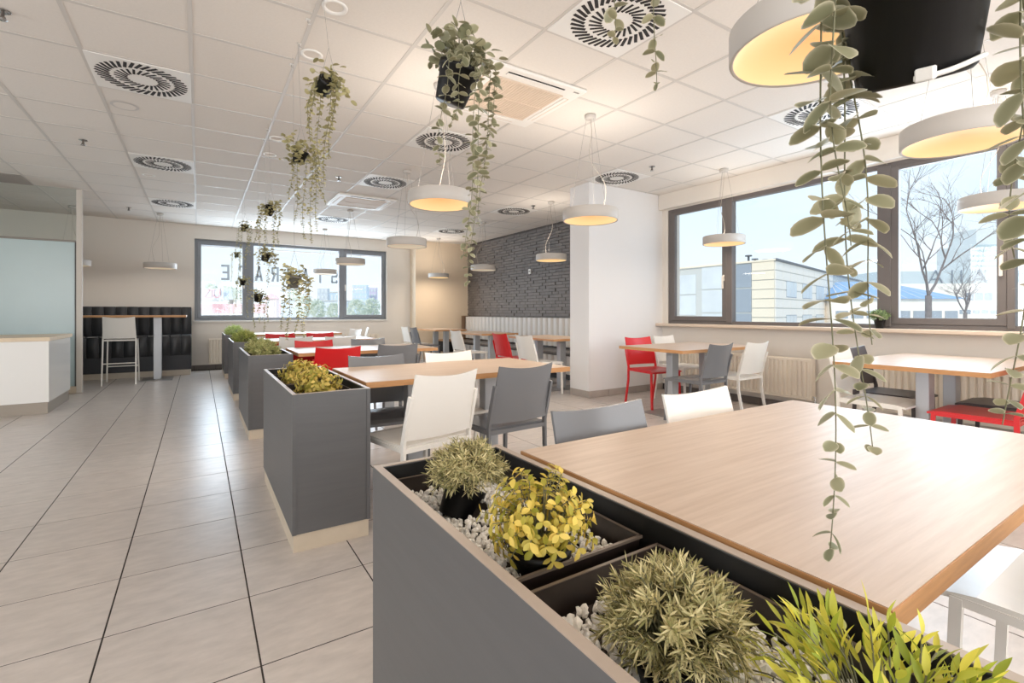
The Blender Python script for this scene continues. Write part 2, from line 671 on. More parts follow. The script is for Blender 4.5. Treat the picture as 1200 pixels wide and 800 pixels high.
# cassette air conditioners
for (a, b, c, d), lab in zip(AC, ('white ceiling air conditioner cassette with tan grille, nearer of two, beside the bushy hanging plant',
                                  'white ceiling air conditioner cassette with dark slot, farther of two')):
    cx, cy = (a + b) / 2, (c + d) / 2
    hw, hd = (b - a) / 2, (d - c) / 2
    t = thing('ceiling_air_conditioner', lab, 'air conditioner', (cx, cy, CEIL), 0, 'cassette air conditioners')
    MB().bbox((-hw, -hd, -.022), (hw, hd, .005), .012).build('panel', M_WHITEP, t)
    g = MB().box((-.30, -.28, -.026), (.30, .28, -.02))
    for k in range(24):
        x = -.29 + k * .0246
        g.box((x, -.27, -.029), (x + .01, .27, -.026))
    for k in range(3):
        g.box((-.30, -.28 + k * .275, -.031), (.30, -.27 + k * .275, -.026))
    g.build('intake_grille', M_ACGR, t)
    for k in range(4):
        R = Matrix.Rotation(k * pi / 2, 4, 'Z')
        hh = hd if k % 2 == 0 else hw
        MB().box((-.25, -hh + .05, -.0245), (.25, -hh + .095, -.0215), M=R).build('outlet_slot', M_SLOT if k == 0 else M_ACGR, t)
        MB().bbox((-.25, -hh + .062, -.028), (.25, -hh + .098, -.0235), .002, M=R).build('louver', M_WHITEP, t)
    MB().box((hw - .1, -hd + .04, -.024), (hw - .05, -hd + .055, -.0218)).build('indicator', M_CORD, t)

# recessed downlights
for (x, y, lab) in ((.634, 2.80, 'round white recessed downlight nearest the top edge, above the planter row'),
                    (.622, 3.395, 'round white recessed downlight above the topmost small hanging pot'),
                    (.635, 5.22, 'small white recessed downlight, third over the planter row'),
                    (.637, 5.79, 'small white recessed downlight, fourth over the planter row'),
                    (-.525, 7.47, 'warm lit recessed downlight beside the second aisle diffuser')):
    t = thing('recessed_downlight', lab, 'ceiling light', (x, y, CEIL), 0, 'round recessed downlights')
    MB().lathe([(.045, .03), (.048, .0), (.058, -.006), (.068, -.004), (.07, .002)], 28).build('trim_ring', M_WHITEP, t)
    lit = x < 0
    MB().lathe([(.0, .012), (.047, .012)], 24).build('lens', mat('downlight_lit', (255, 240, 210), .5, emit=((255, 232, 190), 1.0)) if lit else M_ACGR, t)
t = thing('ceiling_speaker', 'flush round white speaker grille beside the nearest aisle diffuser', 'speaker', (-.514, 5.075, CEIL))
MB().lathe([(.075, .0), (.085, -.004), (.095, .001)], 32).build('trim_ring', mat('speaker_ring', (206, 202, 198), .6), t)
MB().lathe([(.0, -.001), (.075, -.001)], 32).build('grille', M_CEIL, t)

for (x, y, lab) in ((-.96, 6.305, 'small sprinkler head on the aisle ceiling between the first two diffusers'),
                    (-.93, 3.85, 'small sprinkler head at the top left edge of the ceiling'),
                    (-.955, 9.95, 'small sprinkler head on the aisle ceiling by the glass partition'),
                    (4.43, 3.857, 'small sprinkler head in front of the white pier'),
                    (4.47, 6.30, 'small sprinkler head over the brick wall seating'),
                    (1.47, 6.275, 'small sprinkler head between the planter row and the far cassette')):
    t = thing('sprinkler_head', lab, 'sprinkler', (x, y, CEIL), 0, 'ceiling sprinkler heads')
    MB().lathe([(.0, -.003), (.032, -.003), (.036, .0)], 20).build('escutcheon', M_CHROME, t)
    MB().lathe([(.009, 0), (.009, -.03), (.014, -.032), (.014, -.04), (.0, -.04)], 12).build('body', mat('sprinkler_metal', (120, 112, 104), .4, metal=.6), t)
    MB().lathe([(.0, -.046), (.022, -.046), (.022, -.049), (.0, -.049)], 12).build('deflector', M_CHROME, t)
t = thing('return_air_vent', 'grey return air panel in the ceiling at the left edge', 'air vent', (CX0 - 3.5 * CP, CY0 + 7.5 * CP, CEIL))
MB().bbox((-.287, -.287, -.003), (.287, .287, .006), .002).build('panel', mat('vent_grey', (168, 162, 156), .7), t)
fr = MB()
for k in range(9):
    fr.box((-.26, -.25 + k * .06, -.006), (.26, -.24 + k * .06, -.003))
fr.build('louvers', mat('vent_grey2', (150, 145, 140), .7), t)

# =================================================================== WALLS
Z0, Z1 = .955, 2.585            # window opening of the right wall
wr = MB()
wr.box((5.69, YF, -.1), (5.95, 4.76, Z0))
wr.box((5.69, YF, Z1), (5.95, 4.76, CEIL + .1))
wr.box((5.69, 4.66, Z0), (5.95, 4.76, Z1))
wr.box((5.69, YF, Z0), (5.95, -1.3, Z1))
wall_right = struct('wall_right', wr, M_WALL)
wall_pier = struct('wall_pier', MB().box((4.265, 4.76, -.1), (5.95, 5.14, CEIL + .1)), M_WALLW)
# brick wall
wb = MB().box((5.71, 5.14, -.1), (5.95, 10.95, CEIL + .1))
wall_brick = struct('wall_brick', wb, M_MORT)
br = MB()
bw, bh = .205, .060
for r in range(47):
    z = .02 + r * bh
    off = (r % 2) * bw / 2
    for k in range(-1, 30):
        y0 = 5.14 + k * bw + off
        y1 = y0 + bw - .008
        if y1 < 5.2 or y0 > 10.86:
            continue
        y0, y1 = max(y0, 5.145), min(y1, 10.86)
        if z + bh - .012 > CEIL:
            continue
        o = random.uniform(0.006, .022)
        br.box((5.70 - o, y0, z), (5.715, y1, z + bh - .006 - random.uniform(0, .004)))
br.build('bricks', M_BRICK, wall_brick, kind='stuff')
wall_alcove = struct('wall_alcove', MB().box((4.30, 10.86, -.1), (5.95, 11.5, CEIL + .1)), mat('wall_paint_warm', (226, 208, 184), .75))
bx0, bx1, bz0, bz1 = -.075, 3.72, .95, 2.55
wbk = MB()
wbk.box((XL, YB, -.1), (bx0, YB + .28, CEIL + .1))
wbk.box((bx1, YB, -.1), (4.31, YB + .28, CEIL + .1))
wbk.box((bx0, YB, -.1), (bx1, YB + .28, bz0))
wbk.box((bx0, YB, bz1), (bx1, YB + .28, CEIL + .1))
wall_back = struct('wall_back', wbk, M_WALL)
M_WIN0 = 0.75
wl = MB().box((XL - .2, YF - .2, -.1), (XL, YB + .28, M_WIN0)).box((XL - .2, YF - .2, 2.55), (XL, YB + .28, CEIL + .1)).box((XL - .2, YF - .2, M_WIN0), (XL, -.9, 2.55)).box((XL - .2, 7.7, M_WIN0), (XL, YB + .28, 2.55))
wall_left = struct('wall_left', wl, M_WALL)
wf = MB().box((XL - .2, YF - .2, -.1), (5.95, YF, M_WIN0)).box((XL - .2, YF - .2, 2.55), (5.95, YF, CEIL + .1)).box((XL - .2, YF - .2, M_WIN0), (-5.1, YF, 2.55)).box((4.5, YF - .2, M_WIN0), (5.95, YF, 2.55))
wall_front = struct('wall_front', wf, M_WALL)
w3 = MB()
for k in range(6):
    y = -.9 + k * 1.72
    w3.box((XL - .12, y - .04, M_WIN0), (XL - .04, y + .04, 2.55))
w3.box((XL - .12, -.9, M_WIN0), (XL - .04, 7.7, M_WIN0 + .06)).box((XL - .12, -.9, 2.49), (XL - .04, 7.7, 2.55))
fill_window_left = struct('fill_window_left', w3, M_FRAME)  # unseen window, added on the left to bring in fill light
MB().box((XL - .083, -.9, M_WIN0), (XL - .077, 7.7, 2.55)).build('pane', M_GLASS, fill_window_left)
w4 = MB()
for k in range(7):
    x = -5.1 + k * 1.6
    w4.box((x - .04, YF - .12, M_WIN0), (x + .04, YF - .04, 2.55))
w4.box((-5.1, YF - .12, M_WIN0), (4.5, YF - .04, M_WIN0 + .06)).box((-5.1, YF - .12, 2.49), (4.5, YF - .04, 2.55))
fill_window_front = struct('fill_window_front', w4, M_FRAME)  # unseen window behind the camera, added for fill light
MB().box((-5.1, YF - .083, M_WIN0), (4.5, YF - .077, 2.55)).build('pane', M_GLASS, fill_window_front)

# skirting of the same stone, in lengths with open joints
bb = struct('baseboard_pier', MB().box((4.262, 4.757, 0), (4.27, 5.14, .085)).box((4.262, 4.752, 0), (5.69, 4.762, .085)), M_GROUT)
for k in range(4):
    MB().bbox((4.253 + k * .36, 4.744, .002), (4.253 + k * .36 + .354, 4.757, .088), .002).build('tile', M_BASE, bb)
MB().bbox((4.251, 4.757, .002), (4.264, 5.13, .088), .002).build('tile', M_BASE, bb)
bb = struct('baseboard_back', MB().box((XL, YB - .006, 0), (4.3, YB + .002, .085)), M_GROUT)
M_BASED = mat('baseboard_stone_dark', (112, 104, 99), .5, nvar=.06, nscale=9)
for k in range(20):
    x = -2.6 + k * .36
    if x + .36 < 4.3:
        MB().bbox((x, YB - .014, .002), (x + .354, YB - .004, .088), .002).build('tile', M_BASED, bb)
bb = struct('baseboard_right', MB().box((5.682, -1.5, 0), (5.692, 4.75, .085)), M_GROUT)
for k in range(17):
    y = -1.4 + k * .36
    MB().bbox((5.672, y, .002), (5.684, y + .354, .088), .002).build('tile', M_BASED, bb)

# =================================================================== RIGHT WINDOW
w1 = MB()
FX0, FX1 = 5.70, 5.78
w1.bbox((FX0, -1.3, Z1 - .055), (FX1, 4.66, Z1), .004)
w1.bbox((FX0, -1.3, Z0), (FX1, 4.66, Z0 + .045), .004)
w1.bbox((FX0 - .002, 4.60, Z0 + .001), (FX1 - .002, 4.66, Z1 - .001), .004)
for (a, b) in ((3.66, 3.74), (1.975, 2.09), (1.115, 1.165), (-.42, -.32)):
    w1.bbox((FX0 - .012, a, Z0 + .02), (FX1, b, Z1 - .02), .004)
window_1 = struct('window_1', w1, M_FRAME)


def sash(y0, y1, name='sash'):
    s = MB()
    z0, z1 = Z0 + .045, Z1 - .05
    f = .062
    s.bbox((5.691, y0 + f - .004, z0), (5.744, y1 - f + .004, z0 + f), .003)
    s.bbox((5.691, y0 + f - .004, z1 - f * .6), (5.744, y1 - f + .004, z1), .003)
    s.bbox((5.69, y0, z0), (5.745, y0 + f, z1), .004)
    s.bbox((5.69, y1 - f, z0), (5.745, y1, z1), .004)
    return s.build(name, M_FRAME, window_1)


s1 = sash(3.74, 4.605)
s2 = sash(1.165, 1.975)
for (y, s) in ((3.775, s1), (1.195, s2)):
    h = MB().bbox((5.678, y - .012, 1.52), (5.69, y + .012, 1.6), .003)
    h.bbox((5.655, y - .011, 1.42), (5.672, y + .011, 1.58), .004)
    h.box((5.668, y - .008, 1.555), (5.682, y + .008, 1.575))
    h.build('handle', mat('handle_white', (214, 206, 196), .4), s)
for (a, b) in ((3.74, 4.605), (2.09, 3.66), (1.165, 1.975), (-.32, 1.115), (-1.3, -.42)):
    MB().box((5.742, a, Z0 + .03), (5.748, b, Z1 - .03)).build('pane', M_GLASS, window_1)
sill = struct('trim_1', MB().bbox((5.53, -1.3, Z0 - .035), (5.705, 4.755, Z0 + .003), .006), mat('sill_stone', (214, 196, 178), .35))
rv = MB().box((5.60, -1.3, Z1 + .01), (5.70, 4.755, CEIL))
struct('trim_2', rv, M_WALL)

# =================================================================== BACK WINDOW
FY0, FY1 = 11.29, 11.37
w2 = MB()
w2.bbox((bx0, FY0, bz1 - .06), (bx1, FY1, bz1), .004)
w2.bbox((bx0, FY0, bz0), (bx1, FY1, bz0 + .06), .004)
w2.bbox((bx0 + .001, FY0 - .002, bz0 + .001), (bx0 + .06, FY1 - .002, bz1 - .001), .004)
w2.bbox((bx1 - .06, FY0 - .002, bz0 + .001), (bx1 - .001, FY1 - .002, bz1 - .001), .004)
for (a, b) in ((.79, .945), (2.645, 2.76)):
    w2.bbox((a, FY0 - .01, bz0 + .02), (b, FY1, bz1 - .02), .004)
window_2 = struct('window_2', w2, M_FRAMEB)
for (a, b) in ((bx0 + .05, .80), (2.75, bx1 - .05)):
    s = MB()
    z0, z1 = bz0 + .05, bz1 - .05
    for n_, q in enumerate(((a + .056, z0, b - .056, z0 + .06), (a + .056, z1 - .06, b - .056, z1), (a, z0, a + .06, z1), (b - .06, z0, b, z1))):
        s.bbox((q[0], FY0 - .02 + .001 * (n_ < 2), q[1]), (q[2], FY0 + .03 - .001 * (n_ < 2), q[3]), .004)
    sa = s.build('sash', M_FRAMEB, window_2)
    hx = b - .03 if a < 1 else a + .03
    MB().bbox((hx - .012, FY0 - .05, 1.6), (hx + .012, FY0 - .018, 1.74), .004).build('handle', MATS['handle_white'], sa)
for (a, b) in ((bx0 + .05, .8), (.94, 2.65), (2.75, bx1 - .05)):
    MB().box((a, 11.33, bz0 + .04), (b, 11.336, bz1 - .04)).build('pane', M_GLASS, window_2)
    MB().bbox((a + .05, 11.315, bz1 - .135), (b - .05, 11.328, bz1 - .115), .003).build('blind_rail', M_WHITEP, window_2)
struct('trim_3', MB().bbox((bx0 - .02, YB - .03, bz0 - .03), (bx1 + .02, YB + .09, bz0 + .002), .004), mat('sill_white', (226, 222, 216), .4))


def letter(ch, x, z, w, h):
    """strokes of a sans letter seen from behind, on the outer face of the pane"""
    s = .2 * w + .012
    m = MB()
    y0, y1 = 11.337, 11.340

    def B(a, b, c, d):       # in unit box, mirrored left-right
        a, c = 1 - c, 1 - a
        m.box((x + a * w, y0, z + b * h), (x + c * w, y1, z + d * h))
    u = s / w
    v = s / h

    def Q(p):
        q = [((1 - a) * w + x, c * h + z) for a, c in p]
        n = len(q)
        vs = [(a, y0, c) for a, c in q] + [(a, y1, c) for a, c in q]
        m.add(vs, [tuple(range(n)), tuple(reversed(range(n, 2 * n)))] + [(k, (k + 1) % n, n + (k + 1) % n, n + k) for k in range(n)])
    if ch == 'E':
        B(0, 0, u, 1); B(u, 0, 1, v); B(u, 1 - v, 1, 1); B(u, .5 - v / 2, .85, .5 + v / 2)
    elif ch == 'C':
        B(0, .08, u, .92); B(.1, 0, .9, v); B(.1, 1 - v, .9, 1); B(1 - u, .08, 1, .3); B(1 - u, .7, 1, .92)
    elif ch == 'U':
        B(0, .08, u, 1); B(1 - u, .08, 1, 1); B(.1, 0, .9, v)
    elif ch == 'T':
        B(0, 1 - v, 1, 1); B(.5 - u / 2, 0, .5 + u / 2, 1 - v)
    elif ch == 'A':
        Q([(0, 0), (u, 0), (.5 + u * .45, 1), (.5 - u * .45, 1)]); Q([(1 - u, 0), (1, 0), (.5 + u * .45, 1), (.5 - u * .45, 1)]); B(.25, .25, .75, .25 + v)
    elif ch == 'R':
        B(0, 0, u, 1); B(u, 1 - v, .85, 1); B(u, .45, .85, .45 + v); B(1 - u, .5, 1, .94); Q([(.4, .47), (.7, .47), (1, 0), (.7, 0)])
    elif ch == 'S':
        B(.08, 0, .92, v); B(.08, 1 - v, .92, 1); B(.08, .5 - v / 2, .92, .5 + v / 2); B(0, .53, u, .94); B(1 - u, .06, 1, .47); B(0, .06, u, .24); B(1 - u, .76, 1, .94)
    return m


for n, ch in enumerate('ECARUATS'):
    letter(ch, .372 + n * .302, 1.765 + (.0), .145, .31).build('letter', M_LET, window_2)

# =================================================================== RADIATORS


def radiator(name, label, loc, rz, length, height, grp='panel radiators under the windows'):
    t = thing('radiator', label, 'radiator', loc, rz, grp)
    b = MB()
    n = max(4, int(length / .05))
    p = length / n
    prof = []
    for k in range(n):
        x = k * p
        prof += [(x, 0.0), (x + p * .18, 0.0), (x + p * .34, -.016), (x + p * .80, -.016)]
    prof.append((length, 0.0))
    vs, fs = [], []
    for (x, y) in prof:
        vs += [(x, y, .03), (x, y, height - .03)]
    for k in range(len(prof) - 1):
        fs.append((2 * k, 2 * k + 2, 2 * k + 3, 2 * k + 1))
    b.add(vs, fs)
    b.bbox((0, -.012, 0), (length, .004, .034), .004)
    b.bbox((0, -.012, height - .034), (length, .004, height), .004)
    b.box((0, .003, 0), (length, .012, height))
    b.build('front_panel', M_RAD, t)
    g = MB()
    nn = int(length / .03)
    for k in range(nn):
        g.box((.01 + k * .03, .012, height - .012), (.026 + k * .03, .07, height))
    g.box((0, .012, height - .02), (length, .016, height + .002)).box((0, .066, height - .02), (length, .07, height + .002))
    g.build('top_grille', M_RAD, t)
    for x in (0, length):
        MB().bbox((x - .006, -.014, .0), (x + .006, .072, height + .003), .004).build('end_cap', M_RAD, t)
    MB().box((.02, .07, .02), (length - .02, .085, height - .02)).build('rear_panel', M_RAD, t)
    MB().tube([(length + .004, .01, .04), (length + .03, .01, .04), (length + .03, .01, -.1)], .009, 8).build('valve_pipe', M_CHROME, t)
    return t


radiator('radiator', 'cream ribbed panel radiator under the right window, beside the white chair', (5.585, 4.55, .155), -pi / 2, 1.895, .45)
radiator('radiator', 'cream ribbed panel radiator behind the window table with the red chair seat', (5.585, 2.00, .155), -pi / 2, 1.9, .46)
radiator('radiator', 'small white ribbed radiator under the back window, beside the row of planters', (.165, 11.13, .10), 0, .9, .50)
radiator('radiator', 'white ribbed radiator low on the back wall beyond the farthest dining table', (2.75, 11.13, .13), 0, .75, .49)

# =================================================================== CHAIRS


def chair_meshes(tagname, m):
    D = {}
    s = MB()
    nx, ny = 7, 7
    vs, fs = [], []
    for side in (0, 1):
        for j in range(ny):
            for i in range(nx):
                u, v = i / (nx - 1) * 2 - 1, j / (ny - 1)
                x = u * (.212 - .008 * (1 - v))
                y = -.20 + v * .425
                z = .447 - .006 * (1 - u * u) * (1 - abs(2 * v - 1)) - (.012 * max(0, (v - .85) / .15) ** 2)
                vs.append((x, y, z - side * .014))
    N = nx * ny
    for j in range(ny - 1):
        for i in range(nx - 1):
            a = j * nx + i
            fs.append((a, a + 1, a + 1 + nx, a + nx))
            fs.append((N + a, N + a + nx, N + a + nx + 1, N + a + 1))
    edge = [i for i in range(nx)] + [j * nx + nx - 1 for j in range(1, ny)] + [(ny - 1) * nx + i for i in range(nx - 2, -1, -1)] + [j * nx for j in range(ny - 2, 0, -1)]
    for k in range(len(edge)):
        a, b = edge[k], edge[(k + 1) % len(edge)]
        fs.append((b, a, a + N, b + N))
    s.add(vs, fs, smooth=False)
    D['seat'] = mesh_of(s, 'seat', m)
    # backrest: shell curved around the sitter, leaning back, its corners higher than its middle
    s = MB()
    nx, nz = 13, 7
    vs, fs = [], []
    for side in (0, 1):
        for j in range(nz):
            for i in range(nx):
                u, v = i / (nx - 1) * 2 - 1, j / (nz - 1)
                hw = .203 - .008 * v
                x = u * hw
                zt = .478 + v * .335 - (1 - u * u) * .018 * v
                lean = .035 + .075 * v ** 1.3
                y = -.195 - lean - .028 * (1 - u * u) + side * .010
                vs.append((x, y, zt))
    N = nx * nz
    for j in range(nz - 1):
        for i in range(nx - 1):
            a = j * nx + i
            fs.append((a, a + 1, a + 1 + nx, a + nx))
            fs.append((N + a, N + a + nx, N + a + nx + 1, N + a + 1))
    s.add(vs, fs, smooth=True)
    edge = [i for i in range(nx)] + [j * nx + nx - 1 for j in range(1, nz)] + [(nz - 1) * nx + i for i in range(nx - 2, -1, -1)] + [j * nx for j in range(nz - 2, 0, -1)]
    vv = [vs[k] for k in edge] + [vs[k + N] for k in edge]
    n = len(edge)
    s.add(vv, [((k + 1) % n, k, k + n, (k + 1) % n + n) for k in range(n)])
    D['backrest'] = mesh_of(s, 'backrest', m)
    for sg, nm in ((-1, 'rl'), (1, 'rr')):
        D[nm] = mesh_of(MB().bar([(sg * .208, -.275, 0), (sg * .209, -.215, .30), (sg * .209, -.212, .46), (sg * .209, -.235, .55), (sg * .206, -.275, .70)], .016, .026), 'leg', m)
    for sg, nm in ((-1, 'fl'), (1, 'fr')):
        D[nm] = mesh_of(MB().bar([(sg * .208, .205, 0), (sg * .206, .19, .43)], .018, .024), 'leg', m)
    fr = MB()
    for sg in (-1, 1):
        fr.bar([(sg * .206, -.215, .424), (sg * .206, .2, .424)], .014, .022)
    fr.box((-.206, .183, .412), (.206, .2, .436))
    fr.box((-.206, -.222, .412), (.206, -.206, .436))
    D['seat_frame'] = mesh_of(fr, 'seat_frame', m)
    return D


CH = {'white': chair_meshes('white', M_CW), 'grey': chair_meshes('grey', M_CG), 'red': chair_meshes('red', M_CR), 'dark': chair_meshes('dark', M_CD)}


def chair(color, x, y, rz, label):
    t = thing('dining_chair', label, 'chair', (x, y, 0), rz, 'moulded dining chairs at the tables')
    D = CH[color]
    link('seat', D['seat'], t)
    link('backrest', D['backrest'], t)
    for k in ('rl', 'rr', 'fl', 'fr'):
        link('leg', D[k], t)
    link('seat_frame', D['seat_frame'], t)
    return t


# =================================================================== TABLES


def table(x0, x1, y0, y1, label, z=.743, cols=None, along='x'):
    cx, cy = (x0 + x1) / 2, (y0 + y1) / 2
    t = thing('dining_table', label, 'table', (cx, cy, 0), 0, 'oak dining tables on twin steel columns')
    hx, hy = (x1 - x0) / 2, (y1 - y0) / 2
    MB().box((-hx + .002, -hy + .002, z - .006), (hx - .002, hy - .002, z)).box((-hx + .004, -hy + .004, z - .03), (hx - .004, hy - .004, z - .006)).build('tabletop', M_WOOD, t)
    eb = MB()
    eb.box((-hx, -hy, z - .032), (hx, -hy + .004, z - .0015)).box((-hx, hy - .004, z - .032), (hx, hy, z - .0015))
    eb.box((-hx, -hy + .004, z - .032), (-hx + .004, hy - .004, z - .0015)).box((hx - .004, -hy + .004, z - .032), (hx, hy - .004, z - .0015))
    eb.build('edge_band', M_EDGE, t)
    for s in (-.28, .28):
        c = (s, 0) if along == 'x' else (0, s)
        MB().bbox((c[0] - .055, c[1] - .04, .008), (c[0] + .055, c[1] + .04, z - .036), .004).build('column', M_STEEL, t)
        MB().bbox((c[0] - (.16 if along == 'x' else .3), c[1] - (.3 if along == 'x' else .16), 0), (c[0] + (.16 if along == 'x' else .3), c[1] + (.3 if along == 'x' else .16), .008), .002).build('base_plate', M_PLATE, t)
        MB().box((c[0] - .1, c[1] - .1, z - .038), (c[0] + .1, c[1] + .1, z - .031)).build('mounting_plate', M_PLATE, t)
    return t


table(.728, 2.12, .25, 1.085, 'large light oak dining table in the foreground, bright with window reflections')
table(.745, 2.14, 2.58, 3.36, 'oak dining table with a white and a grey chair backing towards the camera')
table(.76, 2.13, 4.75, 5.54, 'oak dining table behind the bright red chair beside the second row of planters')
table(.76, 2.13, 6.92, 7.70, 'oak dining table with two pale chairs in front and red chairs beyond')
table(.74, 2.20, 9.15, 9.95, 'farthest oak dining table in the planter row, under the back window')
table(3.94, 5.25, 3.05, 3.90, 'oak table at the right window beside the white pier, with a red chair')
table(4.06, 5.42, .90, 1.78, 'oak table at the right window with red and dark chair seats tucked under')
table(4.10, 4.85, 5.30, 6.45, 'oak table by the brick wall nearest the white pier', along='y')
table(4.10, 4.85, 7.30, 8.50, 'oak table by the brick wall, middle one of three', along='y')
table(4.20, 4.95, 9.50, 10.6, 'oak table in the far alcove corner by the tan wall', along='y')

C1, C2 = 1.06, 1.62
# foreground table
chair('grey', C1 + .04, .88, pi, 'grey chair tucked behind the foreground table, only its backrest showing above the top')
chair('white', C2 + .01, .90, pi, 'cream chair tucked behind the foreground table, right of the grey one')
chair('white', 1.02, .36, 0, 'white chair at the bottom right corner beside the near planter')
chair('white', 1.74, .21, 0, 'white chair whose bright seat shows under the right edge of the foreground table')
# second table
chair('white', 1.01, 2.56, radians(12), 'white chair with its back to the camera beside the second planter')
chair('grey', 1.58, 2.62, radians(4), 'grey chair with its back to the camera at the second table')
chair('grey', 1.05, 3.14, pi + radians(-3), 'grey chair behind the second table, nearest the planter, only its top edge showing')
chair('white', 1.63, 3.14, pi, 'cream chair behind the second table, only its top edge showing')
# third
chair('red', 1.03, 4.74, radians(2), 'bright red chair with its whole back visible behind the second planter')
chair('grey', 1.62, 4.83, 0, 'grey chair with its back to the camera at the third table')
chair('red', 1.06, 5.36, pi, 'red chair facing the camera across the third table')
chair('grey', 1.66, 5.38, pi, 'grey chair facing the camera across the third table')
# fourth
chair('white', 1.03, 6.90, 0, 'pale chair with its back to the camera at the fourth table, left of two')
chair('white', 1.53, 6.72, 0, 'pale chair with its back to the camera at the fourth table, right of two')
chair('red', 1.00, 7.50, pi, 'red chair across the fourth table, nearer the planters')
chair('red', 1.55, 7.50, pi, 'red chair across the fourth table, farther from the planters')
# fifth
chair('white', 2.15, 9.0, pi / 2 + .3, 'small white chair at the end of the farthest table, left of the pair')
chair('white', 2.55, 9.78, pi / 2 - .2, 'small white chair at the end of the farthest table, right of the pair')
# window table by the pier
chair('red', 4.55, 3.93, pi - radians(8), 'red chair with slim legs standing against the white pier by the window table')
chair('white', 5.18, 4.02, pi, 'white chair behind the window table next to the red chair')
chair('grey', 4.27, 3.16, radians(2), 'blue-grey chair with its back to the camera at the window table by the pier')
chair('white', 4.87, 3.14, 0, 'white chair with its back to the camera in front of the right radiator')
# window table on the right
chair('dark', 4.92, 1.68, pi, 'dark brown chair at the far side of the right window table')
chair('white', 4.43, 1.60, pi, 'pale chair whose seat shows under the right window table')
chair('red', 4.42, 1.03, 0, 'red chair whose seat shows at the right edge under the window table')
chair('dark', 4.98, 1.03, 0, 'dark chair whose seat shows behind the red seat at the right edge')
# brick wall tables
chair('red', 3.98, 6.05, -pi / 2, 'red chair facing the brick wall bench')
chair('white', 3.98, 5.42, -pi / 2, 'cream chair facing the brick wall bench, next to the pier')
chair('white', 3.98, 7.50, -pi / 2, 'white chair facing the brick wall bench at the middle table')
chair('white', 4.02, 10.05, -pi / 2, 'white chair in front of the tan alcove wall')
chair('grey', 4.02, 9.55, -pi / 2, 'grey chair in front of the tan alcove wall')

# =================================================================== BENCHES
# black padded bench on the back wall
t = thing('padded_bench', 'tall black quilted bench against the back wall behind the high table', 'bench', (-.12, 11.2, 0))
Lb = 2.4
MB().bbox((-Lb, -.78, .10), (0, -.02, .36), .004).build('base', M_BBASE, t)
MB().box((-Lb, -.76, 0), (-.01, -.04, .10)).build('toe_kick', mat('bench_kick', (196, 186, 170), .5), t)
pw = .158


def pillow(w, d, h, r=.02):
    m = MB()
    n = 5
    vs, fs = [], []
    for j in range(n):
        for i in range(n):
            u, v = i / (n - 1), j / (n - 1)
            bul = (1 - abs(2 * u - 1) ** 3) * (1 - abs(2 * v - 1) ** 3)
            vs.append((u * w, -d * (.55 + .45 * bul), v * h))
    for j in range(n - 1):
        for i in range(n - 1):
            a = j * n + i
            fs.append((a, a + 1, a + 1 + n, a + n))
    m.add(vs, fs, smooth=True)
    c = [vs[0], vs[n - 1], vs[n * n - 1], vs[n * (n - 1)]]
    b = [(p[0], 0, p[2]) for p in c]
    m.add(c + b, [(1, 0, 4, 5), (2, 1, 5, 6), (3, 2, 6, 7), (0, 3, 7, 4)])
    e = [vs[i] for i in range(n)], [vs[(n - 1) * n + i] for i in range(n)]
    return m


pf = mesh_of(pillow(pw - .006, .05, .33), 'front_pad', M_LEATH)
pb = mesh_of(pillow(pw - .006, .06, .50), 'back_pad', M_LEATH)
MB().bbox((-Lb, -.80, .36), (0, -.03, .685), .01).build('seat_box', M_LEATH, t)
MB().bbox((-Lb, -.30, .685), (0, -.02, 1.21), .01).build('back_box', M_LEATH, t)
for k in range(int(Lb / pw)):
    x = -(k + 1) * pw
    link('front_pad', pf, t, (x + .003, -.79, .362))
    link('back_pad', pb, t, (x + .003, -.29, .715))
    MB().bbox((x + .003, -.82, .68), (x + pw - .003, -.36, .712), .01).build('seat_pad', M_LEATH, t)

# channelled banquette along the brick wall
t = thing('banquette', 'long banquette with pale vertical channels along the dark brick wall', 'bench', (5.674, 5.16, 0))
LQ = 5.55
MB().bbox((-.10, 0, .40), (-.0, LQ, 1.015), .004).build('back_board', M_CHANF, t)
MB().bbox((-.66, 0, .40), (-.1, LQ, .455), .012).build('seat_top', M_CHANF, t)
MB().bbox((-.62, 0, .10), (-.1, LQ, .40), .004).build('base', M_CHANF, t)
MB().box((-.56, .0, 0), (-.1, LQ, .10)).build('toe_kick', M_BBASE, t)
cw = .168
chb = MB()


def channel(w, d, h):
    m = MB()
    n = 7
    vs, fs = [], []
    for i in range(n):
        u = i / (n - 1)
        dd = d * sqrt(max(0.0, 1 - (2 * u - 1) ** 4))
        for z in (0, h):
            vs.append((-dd, u * w, z))
    for i in range(n - 1):
        fs.append((2 * i, 2 * i + 1, 2 * i + 3, 2 * i + 2))
    m.add(vs, fs, smooth=True)
    m.add([vs[2 * i + 1] for i in range(n)], [tuple(range(n))])
    return m


cb = mesh_of(channel(cw - .012, .055, .52), 'back_channel', M_CHAN)
cf = mesh_of(channel(cw - .012, .04, .29), 'front_channel', M_CHAN)
for k in range(int(LQ / cw)):
    link('back_channel', cb, t, (-.10, k * cw + .002, .49))
    link('front_channel', cf, t, (-.62, k * cw + .002, .108))
MB().bbox((-.22, LQ - .02, .40), (0, LQ + .05, 1.03), .006).build('end_panel', mat('end_panel_brown', (120, 96, 76), .5), t)
t = thing('low_bench', 'low black box bench standing in the alcove by the tan wall', 'bench', (5.02, 10.42, 0))
MB().bbox((-.25, -.2, .2), (.12, .2, .44), .006).build('box', M_BLACK, t)
MB().bbox((-.26, -.21, .44), (.13, .21, .475), .008).build('seat_board', M_EDGE, t)
for sx in (-.22, .09):
    for sy in (-.17, .17):
        MB().box((sx - .015, sy - .015, 0), (sx + .015, sy + .015, .2)).build('leg', M_BBASE, t)

